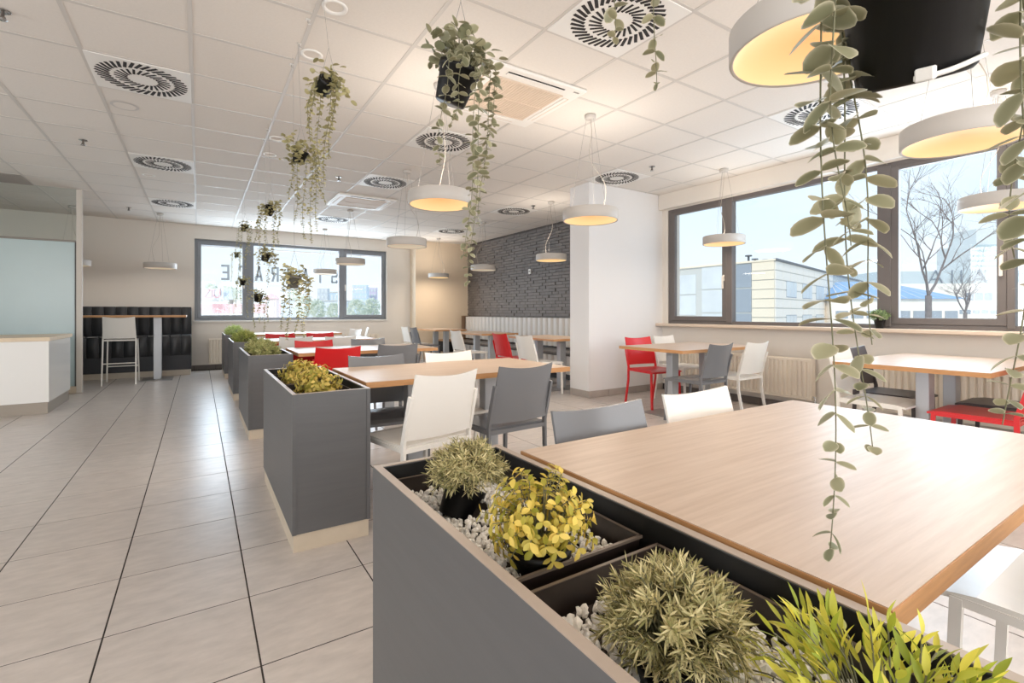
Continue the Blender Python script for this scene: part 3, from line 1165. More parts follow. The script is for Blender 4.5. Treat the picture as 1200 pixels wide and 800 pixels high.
# =================================================================== HIGH TABLE AND STOOL
t = thing('high_table', 'long narrow high oak table in front of the black bench', 'table', (-.18, 10.0, 0))
MB().bbox((-2.3, -.32, 1.035), (0, .32, 1.066), .002).build('tabletop', M_EDGE, t)
for x in (-.4, -1.7):
    MB().bbox((x - .055, -.04, .01), (x + .055, .04, 1.035), .004).build('column', M_STEEL, t)
    MB().bbox((x - .21, -.26, 0), (x + .21, .26, .01), .002).build('base_plate', M_PLATE, t)
t = thing('bar_stool', 'white bar stool with a low back at the high table', 'stool', (-1.03, 9.78, 0))
s = MB()
for (k, pts) in enumerate(([(-.205, -.28, 0), (-.2, -.2, .68), (-.19, -.235, .85)], [(.205, -.28, 0), (.2, -.2, .68), (.19, -.235, .85)],
                           [(-.205, .22, 0), (-.19, .18, .67)], [(.205, .22, 0), (.19, .18, .67)])):
    MB().bar(pts, .018, .024).build('leg', M_CW, t)
MB().bbox((-.205, -.21, .672), (.205, .2, .694), .006).build('seat', M_CW, t)
me = CH['white']['backrest'].copy()
for v in me.vertices:
    v.co.z = v.co.z + .235
link('backrest', me, t)
MB().tube([(-.2, -.245, .33), (.2, -.245, .33)], .009, 8).tube([(-.2, .2, .25), (.2, .2, .25)], .009, 8).build('foot_rail', M_CW, t)

# =================================================================== COUNTER AND PARTITION
t = thing('service_counter', 'white gloss service counter with a wooden top at the left edge', 'counter', (-1.39, 7.25, 0))
MB().box((-2.6, .012, .13), (-.012, 1.05, .80)).build('body', M_CWHITE, t)
MB().box((-2.6, 0, .13), (-.012, .012, .80)).build('front_panel', M_CWHITE, t)
MB().box((-.012, 0, .13), (0, 1.05, .80)).build('side_panel', M_CWHITE, t)
MB().box((-2.6, .02, 0), (-.012, 1.04, .13)).build('toe_kick', mat('counter_kick', (158, 148, 136), .4, metal=.3), t)
MB().bbox((-2.62, -.015, .80), (.012, 1.12, .842), .003).build('worktop', M_CTOP, t)
t = thing('glass_partition', 'frosted glass partition with a pale frame behind the service counter', 'partition', (-1.36, 8.88, 0))
MB().bbox((-.06, -.035, 0), (0, .035, CEIL), .004).build('post', M_POST, t)
MB().box((-.075, -.03, .10), (-.06, .03, 2.08)).build('gasket', mat('gasket_dark', (88, 86, 84), .6), t)
MB().bbox((-3.0, -.025, 2.08), (-.06, .025, 2.105), .003).build('top_rail', mat('rail_grey', (140, 132, 124), .5), t)
MB().box((-3.0, -.006, .10), (-.075, .006, 2.08)).build('frosted_pane', M_FROST, t)
MB().box((-3.0, -.004, 2.105), (-.06, .004, CEIL)).build('clear_pane', M_CLEAR, t)
MB().bbox((-3.0, -.03, 0), (-.06, .03, .10), .003).build('base_rail', M_KICK, t)

# =================================================================== PENDANT LAMPS
RL, HL = .235, .095


def pendant(x, y, zb, label, lit=True, canopy=True, dim=1.0):
    t = thing('pendant_lamp', label, 'lamp', (x, y, zb), random.uniform(0, 6), 'round white pendant lamps')
    MB().lathe([(RL - .012, .004), (RL - .004, .0), (RL, .004), (RL, HL - .004), (RL - .004, HL), (.0, HL)], 56).build('shade', M_LAMP, t)
    MB().lathe([(RL - .010, .004), (RL - .014, .008), (RL * .8, .022), (RL * .55, .034), (RL * .3, .041), (.001, .044)], 56).build('dish', M_DISH if lit else M_DISHDIM, t)
    top = CEIL - zb
    for k in range(3):
        a = k * 2 * pi / 3
        MB().tube([(.17 * cos(a), .17 * sin(a), HL), (.035 * cos(a), .035 * sin(a), top - .028)], .0012, 5, caps=False).build('cable', M_CORD, t)
    pts = []
    q0, q1 = Vector((.10, .04, HL)), Vector((0, 0, top - .03))
    for k in range(15):
        u = k / 14
        p = q0.lerp(q1, u)
        sw = .05 * sin(pi * u) * (1 - u) * 2
        p.x += sw * sin(u * 7)
        p.y += sw * cos(u * 5)
        if u < .2:
            p.z = HL + (top - HL) * u * (.5 + 2.5 * u)
        pts.append(p)
    MB().tube(pts, .0027, 6).build('power_cord', M_CORDW, t)
    MB().lathe([(.0, top - .034), (.042, top - .034), (.048, top - .028), (.048, top), (.0, top)], 28).build('canopy', M_LAMP, t)
    l = bpy.data.lights.new('pendant_light', 'AREA')
    l.shape = 'DISK'
    l.size = .40
    l.energy = LAMP_W * dim if lit else LAMP_W * .4
    l.color = (1.0, .86, .70) if lit else (1, .93, .85)
    lo = bpy.data.objects.new('light', l)
    COL.objects.link(lo)
    lo.parent = t
    lo.location = (0, 0, .0005)
    if lit:
        l2 = bpy.data.lights.new('pendant_uplight', 'AREA')
        l2.shape = 'DISK'
        l2.size = .36
        l2.energy = UP_W * dim
        l2.color = (1.0, .89, .77)
        lu = bpy.data.objects.new('light', l2)
        COL.objects.link(lu)
        lu.parent = t
        lu.location = (0, 0, HL + .004)
        lu.rotation_euler = (pi, 0, 0)
    return t


ZL = 1.905
pendant(1.56, .735, 1.90, 'large glowing round pendant lamp at the top right, over the foreground table', dim=.4)
pendant(3.06, .78, 1.92, 'glowing round pendant lamp against the right window head, partly behind leaves', dim=.7)
pendant(5.15, 1.10, 1.915, 'pendant lamp low in front of the right window, over the right window table')
pendant(5.22, 3.46, 1.92, 'small pendant lamp in front of the right window by the mullion', dim=.6)
pendant(2.83, 3.14, 1.90, 'glowing pendant lamp hanging in front of the white pier')
pendant(1.51, 3.32, 1.91, 'glowing pendant lamp behind the long trailing eucalyptus, over the second table')
pendant(2.09, 5.56, 1.90, 'pale pendant lamp with a grey cord over the third table', lit=False)
pendant(2.11, 8.21, 1.91, 'pendant lamp in front of the right pane of the back window', lit=False)
pendant(2.15, 10.35, 1.89, 'pendant lamp in front of the middle pane of the back window', lit=False)
pendant(4.53, 5.91, 1.905, 'glowing pendant lamp in front of the dark brick wall near the pier')
pendant(4.49, 7.95, 1.905, 'pale pendant lamp in front of the far end of the dark brick wall', lit=False)
pendant(4.60, 10.22, 1.905, 'glowing pendant lamp in front of the tan alcove wall')
pendant(-.56, 10.25, 1.865, 'pale pendant lamp over the high table by the back wall', lit=False)
pendant(-1.70, 10.28, 1.86, 'pale pendant lamp seen through the clear glass beside the partition post', lit=False)

# =================================================================== PLANTERS
PW, PLEN, PH = .36, 1.19, .737


def planter(y0, label, trays, ph=PH, x0=.36):
    t = thing('planter_box', label, 'planter', (x0, y0, 0), 0, 'grey planter boxes beside the dining tables')
    th = .018
    MB().box((0, .0, .085), (th, PLEN, ph - .002)).build('side_panel', M_PLANT, t)
    MB().box((PW - th, 0, .085), (PW, PLEN, ph - .002)).build('side_panel', M_PLANT, t)
    MB().box((th, .004, .085), (PW - th, th, ph - .002)).build('end_panel', M_PLANT, t)
    MB().box((th, PLEN - th, .085), (PW - th, PLEN - .004, ph - .002)).build('end_panel', M_PLANT, t)
    r = MB()
    r.box((0, 0, ph - .002), (th, PLEN, ph)).box((PW - th, 0, ph - .002), (PW, PLEN, ph))
    r.box((th, .004, ph - .002), (PW - th, th, ph)).box((th, PLEN - th, ph - .002), (PW - th, PLEN - .004, ph))
    r.build('rim_edge', M_RIM, t)
    MB().box((.006, .012, 0), (PW - .006, PLEN - .012, .085)).build('toe_kick', M_KICK, t)
    MB().box((th, th, ph - .2), (PW - th, PLEN - th, ph - .19)).build('inner_shelf', M_BLACK, t)
    il = MB().box((th, th, ph - .19), (th + .003, PLEN - th, ph - .004)).box((PW - th - .003, th, ph - .19), (PW - th, PLEN - th, ph - .004))
    il.box((th, th, ph - .19), (PW - th, th + .003, ph - .004)).box((th, PLEN - th - .003, ph - .19), (PW - th, PLEN - th, ph - .004))
    il.build('inner_lining', M_BLACK, t)
    out = []
    for (a, b) in trays:
        m = MB()
        xi0, xi1, zt, zb_ = .034, PW - .034, ph - .035, ph - .16
        w = .004
        ins = .012
        vs = []
        for (i, z) in ((0, zt), (w, zt), (w + ins, zb_ + .004)):
            vs += [(xi0 + i, a + i, z), (xi1 - i, a + i, z), (xi1 - i, b - i, z), (xi0 + i, b - i, z)]
        vs += [(xi0 + ins, a + ins, zb_), (xi1 - ins, a + ins, zb_), (xi1 - ins, b - ins, zb_), (xi0 + ins, b - ins, zb_)]
        fs = []
        for (p, q) in ((0, 4), (4, 8)):
            for k in range(4):
                l = (k + 1) % 4
                fs.append((p + k, p + l, q + l, q + k))
        for k in range(4):
            l = (k + 1) % 4
            fs.append((12 + k, 12 + l, l, k))
        fs.append((8, 9, 10, 11))
        m.add(vs, fs)
        o = m.build('liner_tray', M_TRAY, t)
        rm = MB()
        rm.box((xi0 - .003, a - .003, zt - .004), (xi1 + .003, a + .003, zt + .001)).box((xi0 - .003, b - .003, zt - .004), (xi1 + .003, b + .003, zt + .001))
        rm.box((xi0 - .003, a, zt - .004), (xi0 + .003, b, zt + .001)).box((xi1 - .003, a, zt - .004), (xi1 + .003, b, zt + .001))
        rm.build('tray_rim', mat('tray_rim_plastic', (112, 98, 86), .35), o)
        MB().box((xi0 + .011, a + .011, zb_ + .004), (xi1 - .011, b - .011, ph - .082)).build('fill', M_SOIL, t)
        out.append((xi0 + .010, xi1 - .010, a + .010, b - .010, ph - .082))
    return t, out


TR = [(.07, .585), (.625, 1.16)]
P1, TRAYS = planter(0.0, 'grey planter box in the foreground, filled with white pebbles and four bushy plants', TR)
PL2, _ = planter(2.42, 'second grey planter box, holding two golden leafed shrubs', TR)
PL3, _ = planter(4.80, 'third grey planter box, holding green and cream shrubs', TR)
PL4, _ = planter(7.05, 'fourth grey planter box, holding grassy green plants', TR)
PL5, _ = planter(9.45, 'farthest grey planter box, near the small radiator', TR)

# white pebbles in the foreground trays: the 300 that show largest one by one, the others joined
ico = bmesh.new()
bmesh.ops.create_icosphere(ico, subdivisions=1, radius=1)
ico.verts.index_update()
IV = [v.co.copy() for v in ico.verts]
IF = [[v.index for v in f.verts] for f in ico.faces]
ico.free()


def stone():
    st = Vector((random.uniform(.8, 1.3), random.uniform(.7, 1.0), random.uniform(.5, .8)))
    cut = [Vector((random.gauss(0, 1), random.gauss(0, 1), random.gauss(0, 1))).normalized() for _ in range(4)]
    r = []
    for v in IV:
        w = v.copy()
        for c in cut:
            d = w.dot(c)
            if d > .62:
                w -= c * (d - .62)
        r.append(Vector((w.x * st.x, w.y * st.y, w.z * st.z)) * random.uniform(.92, 1.05))
    return r


STV = [stone() for _ in range(8)]
ST = [mesh_of(MB().add(vs, IF, smooth=False), 'pebble', M_PEB) for vs in STV]
pebs = []
for (a, b, c, d, z) in TRAYS:
    step = .0138
    ny = int((d - c) / step)
    nx = int((b - a) / step)
    for layer in range(2):
        for i in range(nx):
            for j in range(ny):
                if layer == 1 and random.random() < .45:
                    continue
                x = a + (i + .5 + random.uniform(-.4, .4)) * step
                y = c + (j + .5 + random.uniform(-.4, .4)) * step
                zz = z + .003 + layer * .008 + random.uniform(-.001, .004) + .012 * sin(x * 19 + 1) * sin(y * 11)
                sz = random.uniform(.0066, .0106) * (1.1 if y < .55 else 1.0)
                w = (.36 + x, y, zz)
                p = proj(w)
                sc = 0
                if p and -10 < p[0] < 1210 and p[1] < 810:
                    sc = sz / p[2] * (1.6 if layer == 1 else .9)
                pebs.append((sc, x, y, zz, sz))
HIDE = [(.15, .975, .044), (.165, .672, .044), (.145, .385, .046), (.205, .195, .05)]
for k, p in enumerate(pebs):
    for (hx, hy, hr) in HIDE:
        if (p[1] - hx) ** 2 + (p[2] - hy) ** 2 < hr * hr:
            pebs[k] = (-1,) + p[1:]
pebs = [p for p in pebs if p[0] >= 0]
pebs.sort(key=lambda p: -p[0])
pr = MB()
for k, (sc, x, y, z, sz) in enumerate(pebs):
    q = Euler((random.uniform(0, 6), random.uniform(0, 6), random.uniform(0, 6)))
    g = random.randrange(8)
    if k < 300 and sc > 0:
        o = link('pebble', ST[g], P1, (x, y, z), q)
        o.scale = (sz, sz, sz)
    else:
        R = q.to_matrix() * sz
        pr.add([R @ v + Vector((x, y, z)) for v in STV[g]], IF)
pr.build('pebbles', M_PEB, P1, kind='stuff')


# =================================================================== PLANTS
def leaf_mb(l, w, shape='oval', cup=.12, segs=5, fold=.0):
    """leaf along +X from the origin, facing +Z"""
    vs, fs = [], []
    for i in range(segs + 1):
        u = i / segs
        if shape == 'oval':
            hw = w / 2 * (max(0.0, sin(pi * min(1, u * .96 + .03))) ** .6) * (.65 + .5 * u)
        elif shape == 'round':
            hw = w / 2 * sqrt(max(0.02, 1 - (2 * u - 1.02) ** 2))
        else:
            hw = w / 2 * sin(pi * (u * .97 + .02)) ** .8 * (1.15 - .4 * u)
        z = -cup * l * u * u
        vs += [(u * l, -hw, z + abs(hw) * fold), (u * l, 0, z), (u * l, hw, z + abs(hw) * fold)]
    for i in range(segs):
        a = i * 3
        fs += [(a, a + 3, a + 4, a + 1), (a + 1, a + 4, a + 5, a + 2)]
    return vs, fs


EUL = [leaf_mb(1, random.uniform(.58, .76), 'round', random.uniform(.02, .22), 6, random.uniform(.0, .25)) for _ in range(5)]
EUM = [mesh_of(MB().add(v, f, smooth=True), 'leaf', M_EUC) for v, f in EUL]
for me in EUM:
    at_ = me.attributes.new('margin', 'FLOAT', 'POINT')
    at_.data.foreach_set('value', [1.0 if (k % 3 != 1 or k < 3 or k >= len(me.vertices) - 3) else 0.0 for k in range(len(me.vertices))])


def frame(dirx, normal):
    x = dirx.normalized()
    z = (normal - x * normal.dot(x)).normalized()
    y = z.cross(x)
    return Matrix((x, y, z)).transposed()


def strand_pts(p0, bottom, wob=.012, n=26, out=None):
    """hanging stem from p0 down to bottom (x, y, z)"""
    pts = []
    ph = random.uniform(0, 6)
    for k in range(n + 1):
        u = k / n
        p = Vector(p0).lerp(Vector(bottom), u)
        if out is not None:
            e_ = max(0.0, 1 - u * 5)
            p += Vector(out) * (1 - e_ * e_) * (1 if u < .2 else 1)
        p.x += wob * sin(u * 7 + ph) * u
        p.y += wob * cos(u * 6 + ph) * u
        pts.append(p)
    return pts


def leaves_on(pts, pitch, size, rnd=None, taper=.55, droop=.25, start=0.0):
    """opposite leaf pairs down a stem: list of (pos, matrix3, size)"""
    out_ = []
    L_ = [0]
    for a, b in zip(pts, pts[1:]):
        L_.append(L_[-1] + (b - a).length)
    tot = L_[-1]
    d = start
    az = random.uniform(0, pi)
    while d < tot:
        k = max(i for i in range(len(L_)) if L_[i] <= d)
        k = min(k, len(pts) - 2)
        u = (d - L_[k]) / max(1e-6, L_[k + 1] - L_[k])
        p = pts[k].lerp(pts[k + 1], u)
        f = d / tot
        s = size * (1 - (1 - taper) * max(0, (f - .55) / .45)) * random.uniform(.75, 1.15)
        for sg in (0, pi):
            a = az + sg + random.uniform(-.3, .3)
            dr = random.gauss(-droop, .3)
            dv = Vector((cos(a) * cos(dr), sin(a) * cos(dr), sin(dr)))
            nv = Vector((random.gauss(0, .35), random.gauss(0, .35), 1))
            out_.append((p, frame(dv, nv), s))
        az += pi / 2 + random.uniform(-.4, .4)
        d += pitch * random.uniform(.8, 1.25) * (.75 if f > .8 else 1)
    return out_


def pot_mb(r0, r1, h, n=28):
    m = MB()
    m.lathe([(.0, 0), (r0 - .003, 0), (r0, .003), (r1, h - .014), (r1 + .004, h - .013), (r1 + .004, h), (r1 - .002, h), (r1 - .004, h - .012), (r0 - .003, .01), (.0, .01)], n)
    return m


def hanging_plant(x, y, zpot, strands, label, individual=False, tilt=(.25, 0, 0), r=.052, h=.10, leaf=.024, pitch=.022, lmat=None, bush=30, cord_to=CEIL, budget=300, potm=None):
    t = thing('hanging_plant', label, 'plant', (x, y, zpot), 0, 'trailing eucalyptus plants hung from the ceiling')
    R = Euler(tilt).to_matrix().to_4x4()
    pm = pot_mb(r * .78, r, h)
    pm.v = [tuple(R @ Vector(v)) for v in pm.v]
    pm.build('pot', potm or M_POT, t)
    sm = MB().lathe([(.0, h - .02), (r - .005, h - .02)], 20)
    sm.v = [tuple(R @ Vector(v)) for v in sm.v]
    sm.build('soil', M_SOIL, t)
    topc = R @ Vector((0, 0, h))
    MB().tube([topc + Vector((r * .9, 0, -.004)), topc + Vector((0, 0, .16)), (0, 0, cord_to - zpot)], .0009, 5).tube([topc + Vector((-r * .9, 0, -.004)), topc + Vector((0, 0, .16))], .0009, 5).build('hanging_cord', M_CORD, t)
    count = 0
    stuff = MB()
    for (dx, dy, zt) in strands:
        rim = topc + Vector((dx, dy, 0)).normalized() * r * .7
        bot = Vector((dx, dy, zt - zpot))
        edge = topc + Vector((dx, dy, 0)).normalized() * max(r * 1.05, min(.09, Vector((dx, dy, 0)).length)) + Vector((0, 0, -.01))
        pts = [rim, rim.lerp(edge, .5) + Vector((0, 0, .018))] + strand_pts(edge, bot)
        lv = leaves_on(pts, pitch, leaf, start=.015)
        if individual:
            so_ = MB().tube(pts, [.0009 - .0004 * k / len(pts) for k in range(len(pts))], 5).build('vine', M_STEM, t)
        else:
            stuff.tube(pts, .0012, 4, mi=1, caps=False)
        for (p, m3, s) in lv:
            if individual and count < budget:
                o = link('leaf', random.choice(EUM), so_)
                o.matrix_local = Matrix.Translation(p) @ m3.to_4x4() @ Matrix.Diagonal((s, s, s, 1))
                count += 1
            else:
                v, f = random.choice(EUL)
                stuff.add([m3 @ (Vector(q) * s) + p for q in v], f, smooth=True)
    # crown of leaves over the pot
    if individual:
        cr_ = MB()
        tops = []
        for k in range(max(3, bush // 6)):
            a = random.uniform(0, 2 * pi)
            p0 = topc + Vector((cos(a), sin(a), 0)) * r * .3 - Vector((0, 0, .01))
            p1 = topc + Vector((cos(a) * random.uniform(.6, 1.6) * r, sin(a) * random.uniform(.6, 1.6) * r, random.uniform(.01, .075)))
            pm_ = p0.lerp(p1, .5) + Vector((0, 0, .02))
            cr_.tube([p0, pm_, p1], .0013, 5)
            tops += [pm_, p1]
        co = cr_.build('stem', M_STEM, t)
    else:
        tops = [topc + Vector((random.gauss(0, r * 1.1), random.gauss(0, r * 1.1), random.uniform(-.09, .06))) for _ in range(24)]
    for k in range(bush):
        p = random.choice(tops) + Vector((random.gauss(0, .014), random.gauss(0, .014), random.gauss(0, .012)))
        a = random.uniform(0, 2 * pi)
        dv = Vector((cos(a), sin(a), random.uniform(-.5, .7)))
        m3 = frame(dv, Vector((random.gauss(0, .8), random.gauss(0, .8), 1)))
        s = leaf * random.uniform(.8, 1.35)
        if individual and count < budget:
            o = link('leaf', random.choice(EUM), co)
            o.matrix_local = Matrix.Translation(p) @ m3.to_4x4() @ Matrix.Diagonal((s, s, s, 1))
            count += 1
        else:
            v, f = random.choice(EUL)
            stuff.add([m3 @ (Vector(q) * s) + p for q in v], f, smooth=True)
    if stuff.v:
        stuff.build('foliage', [lmat or M_EUC, M_STEM], t, kind='stuff')
    return t


def at(px, py, X=None, d=None):
    u, v = (px - 600) / FPX, (Y0PX - py) / FPX
    dx, dy = cos(YAW) * u + sin(YAW), -sin(YAW) * u + cos(YAW)
    k = X / dx if X is not None else d
    return (dx * k, dy * k, H_EYE + v * k)


# nearest plant, its pot cut by the top edge of the frame
px_, py_ = .545, .172
st = []
for (sx, sy, dd) in ((972, 650, .455), (1012, 526, .475), (1034, 405, .46), (985, 290, .43), (1190, 500, .42), (1199, 300, .44)):
    q = at(sx, sy, d=dd)
    st.append((q[0] - px_, q[1] - py_, q[2]))
hanging_plant(px_, py_, 1.325, st, 'nearest trailing eucalyptus in a black pot cut by the top right edge', True, (.12, -.40, 0), .055, .115, .0275, .021, bush=42, budget=300)
nh = bpy.data.objects['hanging_plant']
tie = [(.0465 * cos(radians(a)), .0465 * sin(radians(a)), .006 + .002 * sin(radians(a * 3))) for a in range(196, 322, 9)]
tm = MB().tube(tie, .0022, 8).bbox((-.0475, -.027, .001), (-.0395, -.014, .0115), .001)
tm.v = [tuple(Euler((.12, -.40, 0)).to_matrix() @ Vector(v)) for v in tm.v]
tm.build('white_tie', M_WHITEP, nh)

q1, q2 = at(765, 103, d=.62), at(716, 46, d=.64)
q3 = at(745, -20, d=.66)
hanging_plant(.53, .50, 1.60, [(q1[0] - .53, q1[1] - .5, q1[2]), (q2[0] - .53, q2[1] - .5, q2[2]), (q3[0] - .53, q3[1] - .5, q3[2])], 'two vine tips dangling from the top edge over the large diffuser', True, (.1, .1, 0), leaf=.027, bush=12)

X4, Y4 = at(527, 80, X=.52)[:2]
st = []
for (sx, sy, dd) in ((513, 192, 1.12), (530, 150, 1.10), (546, 300, 1.16), (562, 262, 1.2), (551, 330, 1.14), (568, 210, 1.2)):
    q = at(sx, sy, d=dd)
    st.append((q[0] - X4, q[1] - Y4, q[2]))
hanging_plant(X4, Y4, 1.63, st, 'bushy trailing eucalyptus in a dark pot hanging at top centre', True, (.3, .2, 0), .048, .09, .026, .019, bush=150)


def far_plant(px, py, X, bottoms, label, tilt, **kw):
    q = at(px, py, X=X)
    st = []
    for (sx, sy) in bottoms:
        dd = q[0] * sin(YAW) + q[1] * cos(YAW)
        b = at(sx, sy, d=dd + random.uniform(-.05, .05))
        st.append((b[0] - q[0], b[1] - q[1], b[2]))
    return hanging_plant(q[0], q[1], q[2] - .05, st, label, False, tilt, .042, .082, kw.get('leaf', .026), kw.get('pitch', .017), M_EUCY, kw.get('bush', 90), potm=kw.get('potm'))


far_plant(376, 97, .52, [(358, 150), (361, 165), (372, 200), (378, 215), (384, 185), (387, 140)], 'small tilted black pot with vines, topmost of the hanging row left of centre', (.9, .5, 0))
far_plant(349, 182, .52, [(340, 235), (346, 262), (354, 280), (363, 285), (372, 270), (380, 240)], 'dark pot of trailing vines hanging just below the topmost small pot', (.3, .2, 0), bush=170)
far_plant(314, 245, .52, [(297, 285), (303, 300), (310, 310), (318, 312), (325, 290)], 'dark pot of trailing vines in front of the wall above the back window', (.5, .3, 0), bush=120)
far_plant(285, 266, .52, [(276, 300), (281, 318), (288, 315), (292, 300)], 'small pot of vines at the upper left corner of the back window', (.5, .3, 0))
far_plant(343, 328, .52, [(331, 385), (338, 398), (347, 392), (356, 396), (361, 372)], 'dark pot of vines hanging low before the middle pane of the back window', (.2, .1, 0), potm=mat('pot_haze_grey', (104, 102, 98), .5), bush=120)  # dark pot greyed to stand in for haze
far_plant(302, 348, .54, [(297, 385), (303, 378), (309, 392), (313, 378)], 'small green pot of vines hanging low beside the left mullion of the back window', (.3, .1, 0))
far_plant(310, 300, .56, [(300, 330), (312, 338), (322, 322)], 'pot of vines hanging at mid height beside the left mullion', (.3, .2, 0))
far_plant(284, 330, .55, [(277, 360), (283, 368), (290, 372)], 'pot of vines hanging at mid height in the left pane', (.3, .1, 0))
far_plant(271, 353, .56, [(268, 378), (274, 384)], 'small pale pot of thin vines hanging lowest at the left pane', (.2, .1, 0), bush=16, potm=MATS['pot_haze_grey'])
far_plant(277, 298, .58, [(271, 330), (280, 340)], 'pot of vines hanging at upper height in the left pane', (.3, .1, 0))

for (y, lab) in ((2.70, 'first'), (3.0, 'second'), (3.3, 'third'), (3.6, 'fourth'), (5.0, 'fifth'), (5.3, 'sixth')):
    t = thing('ceiling_hook', 'clear plastic hook on the ceiling bar above the planters, %s from the top edge' % lab, 'hook', (.53, y, CEIL), 0, 'plastic hooks along a ceiling bar')
    MB().bbox((-.012, -.012, -.004), (.012, .012, 0), .001).build('clip', M_WHITEP, t)
    MB().tube([(0, 0, -.003), (0, 0, -.02), (.008, 0, -.028), (.014, 0, -.02)], .002, 6).build('hook', M_CHROME, t)


# ---- bushes in the planters
def sprig_bush(name, label, loc, R, n, lmat, leaf=(.02, .0035), per=16, potr=.055, poth=.075, pottilt=(0, 0, 0), flat=.8, group=None, upward=.0):
    t = thing(name, label, 'plant', loc, 0, group)
    pm = pot_mb(potr * .8, potr, poth)
    Rm = Matrix.Translation((0, 0, 0)) @ Euler(pottilt).to_matrix().to_4x4()
    pm.v = [tuple(Rm @ Vector(v)) for v in pm.v]
    pm.build('pot', M_POT, t)
    top = Rm @ Vector((0, 0, poth))
    fo, ste = MB(), MB()
    shp = [leaf_mb(1, leaf[1] / leaf[0], 'lance', random.uniform(-.3, .3), 3, .3) for _ in range(4)]
    for k in range(n):
        z = random.uniform(-.35, 1)
        a = random.uniform(0, 2 * pi)
        q = sqrt(1 - z * z)
        rr = R * random.uniform(.72, 1.06)
        p1 = top + Vector((cos(a) * q * rr, sin(a) * q * rr, R * .35 + z * rr * flat))
        p0 = top + Vector((cos(a) * q * potr * .5, sin(a) * q * potr * .5, 0))
        mid = p0.lerp(p1, .55) + Vector((0, 0, R * .22))
        pts = [p0, p0.lerp(mid, .5) + Vector((0, 0, .01)), mid, mid.lerp(p1, .6), p1]
        ste.tube(pts, .0011, 4, caps=False)
        d = (p1 - mid).normalized()
        for m in range(per):
            u = .35 + .65 * (m + random.random()) / per
            p = mid.lerp(p1, (u - .35) / .65 * 1.0)
            az = m * 2.4 + random.uniform(-.4, .4)
            o1 = d.orthogonal().normalized()
            o2 = d.cross(o1)
            dv = d * random.uniform(.35, 1.0) + (o1 * cos(az) + o2 * sin(az)) * .9 + Vector((0, 0, upward))
            m3 = frame(dv, d)
            v, f = random.choice(shp)
            s = leaf[0] * random.uniform(.7, 1.2)
            fo.add([m3 @ (Vector(w) * s) + p for w in v], f, smooth=True)
    ste.build('stems', M_STEM, t, kind='stuff')
    fo.build('foliage', lmat, t, kind='stuff')
    return t


ZF = PH - .115
sprig_bush('rosemary_bush', 'round fine-leaved bush in a tipped dark pot at the far end of the near planter', (.478, .985, ZF + .033), .090, 230, M_ROSE, (.018, .0027), 20, .045, .075, (-.1, .55, 0))
sprig_bush('rosemary_bush', 'large round fine-leaved bush at the bottom centre of the near planter', (.497, .398, ZF + .018), .090, 330, M_ROSE, (.0175, .0026), 20, .05, .055)


def leafy_shrub(label, loc, R, nst, lmat, budget, name='leafy_shrub', leaf=.019, grp=None, poth=.055):
    t = thing(name, label, 'plant', loc, 0, grp)
    pot_mb(.042, .052, poth).build('pot', M_POT, t)
    top = Vector((0, 0, poth))
    shp = [leaf_mb(1, random.uniform(.55, .72), 'oval', random.uniform(.0, .3), 4, random.uniform(.1, .5)) for _ in range(5)]
    ms = [mesh_of(MB().add(v, f, smooth=True), 'leaf', lmat) for v, f in shp]
    fo, ste = MB(), MB()
    items = []
    for k in range(nst):
        z = random.uniform(-.5, 1)
        a = random.uniform(0, 2 * pi)
        q = sqrt(1 - z * z)
        rr = R * random.uniform(.6, 1.08)
        p1 = top + Vector((cos(a) * q * rr, sin(a) * q * rr, R * .45 + z * rr * .85))
        p0 = top + Vector((cos(a) * .015, sin(a) * .015, 0))
        mid = p0.lerp(p1, .5) + Vector((0, 0, R * .25))
        ste.tube([p0, mid, p1], .0010, 4, caps=False)
        d = (p1 - mid).normalized()
        o1 = d.orthogonal().normalized()
        o2 = d.cross(o1)
        for m in range(8):
            u = 1 - (m // 2) * .2
            az = m * 2.1 + random.uniform(-.4, .4)
            dv = d * (.25 + .3 * (m < 2)) + (o1 * cos(az) + o2 * sin(az))
            items.append((mid.lerp(p1, u), frame(dv, d + Vector((0, 0, .3))), leaf * (1.15 - .12 * (m // 2)) * random.uniform(.8, 1.2)))
    cl = Vector(loc)
    items.sort(key=lambda it: (Vector((0, 0, H_EYE)) - cl - it[0]).length)
    so_ = ste.build('stems', M_STEM, t, kind='stuff')
    for k, (p, m3, s) in enumerate(items):
        if k < budget:
            o = link('leaf', random.choice(ms), t)
            o.matrix_local = Matrix.Translation(p) @ m3.to_4x4() @ Matrix.Diagonal((s, s, s, 1))
        else:
            v, f = random.choice(shp)
            fo.add([m3 @ (Vector(w) * s) + p for w in v], f, smooth=True)
    if fo.v:
        fo.build('foliage', lmat, t, kind='stuff')
    return t


leafy_shrub('yellow-green round-leaved shrub in the middle of the near planter', (.503, .69, ZF + .03), .098, 125, M_YEL, 300, leaf=.0150)

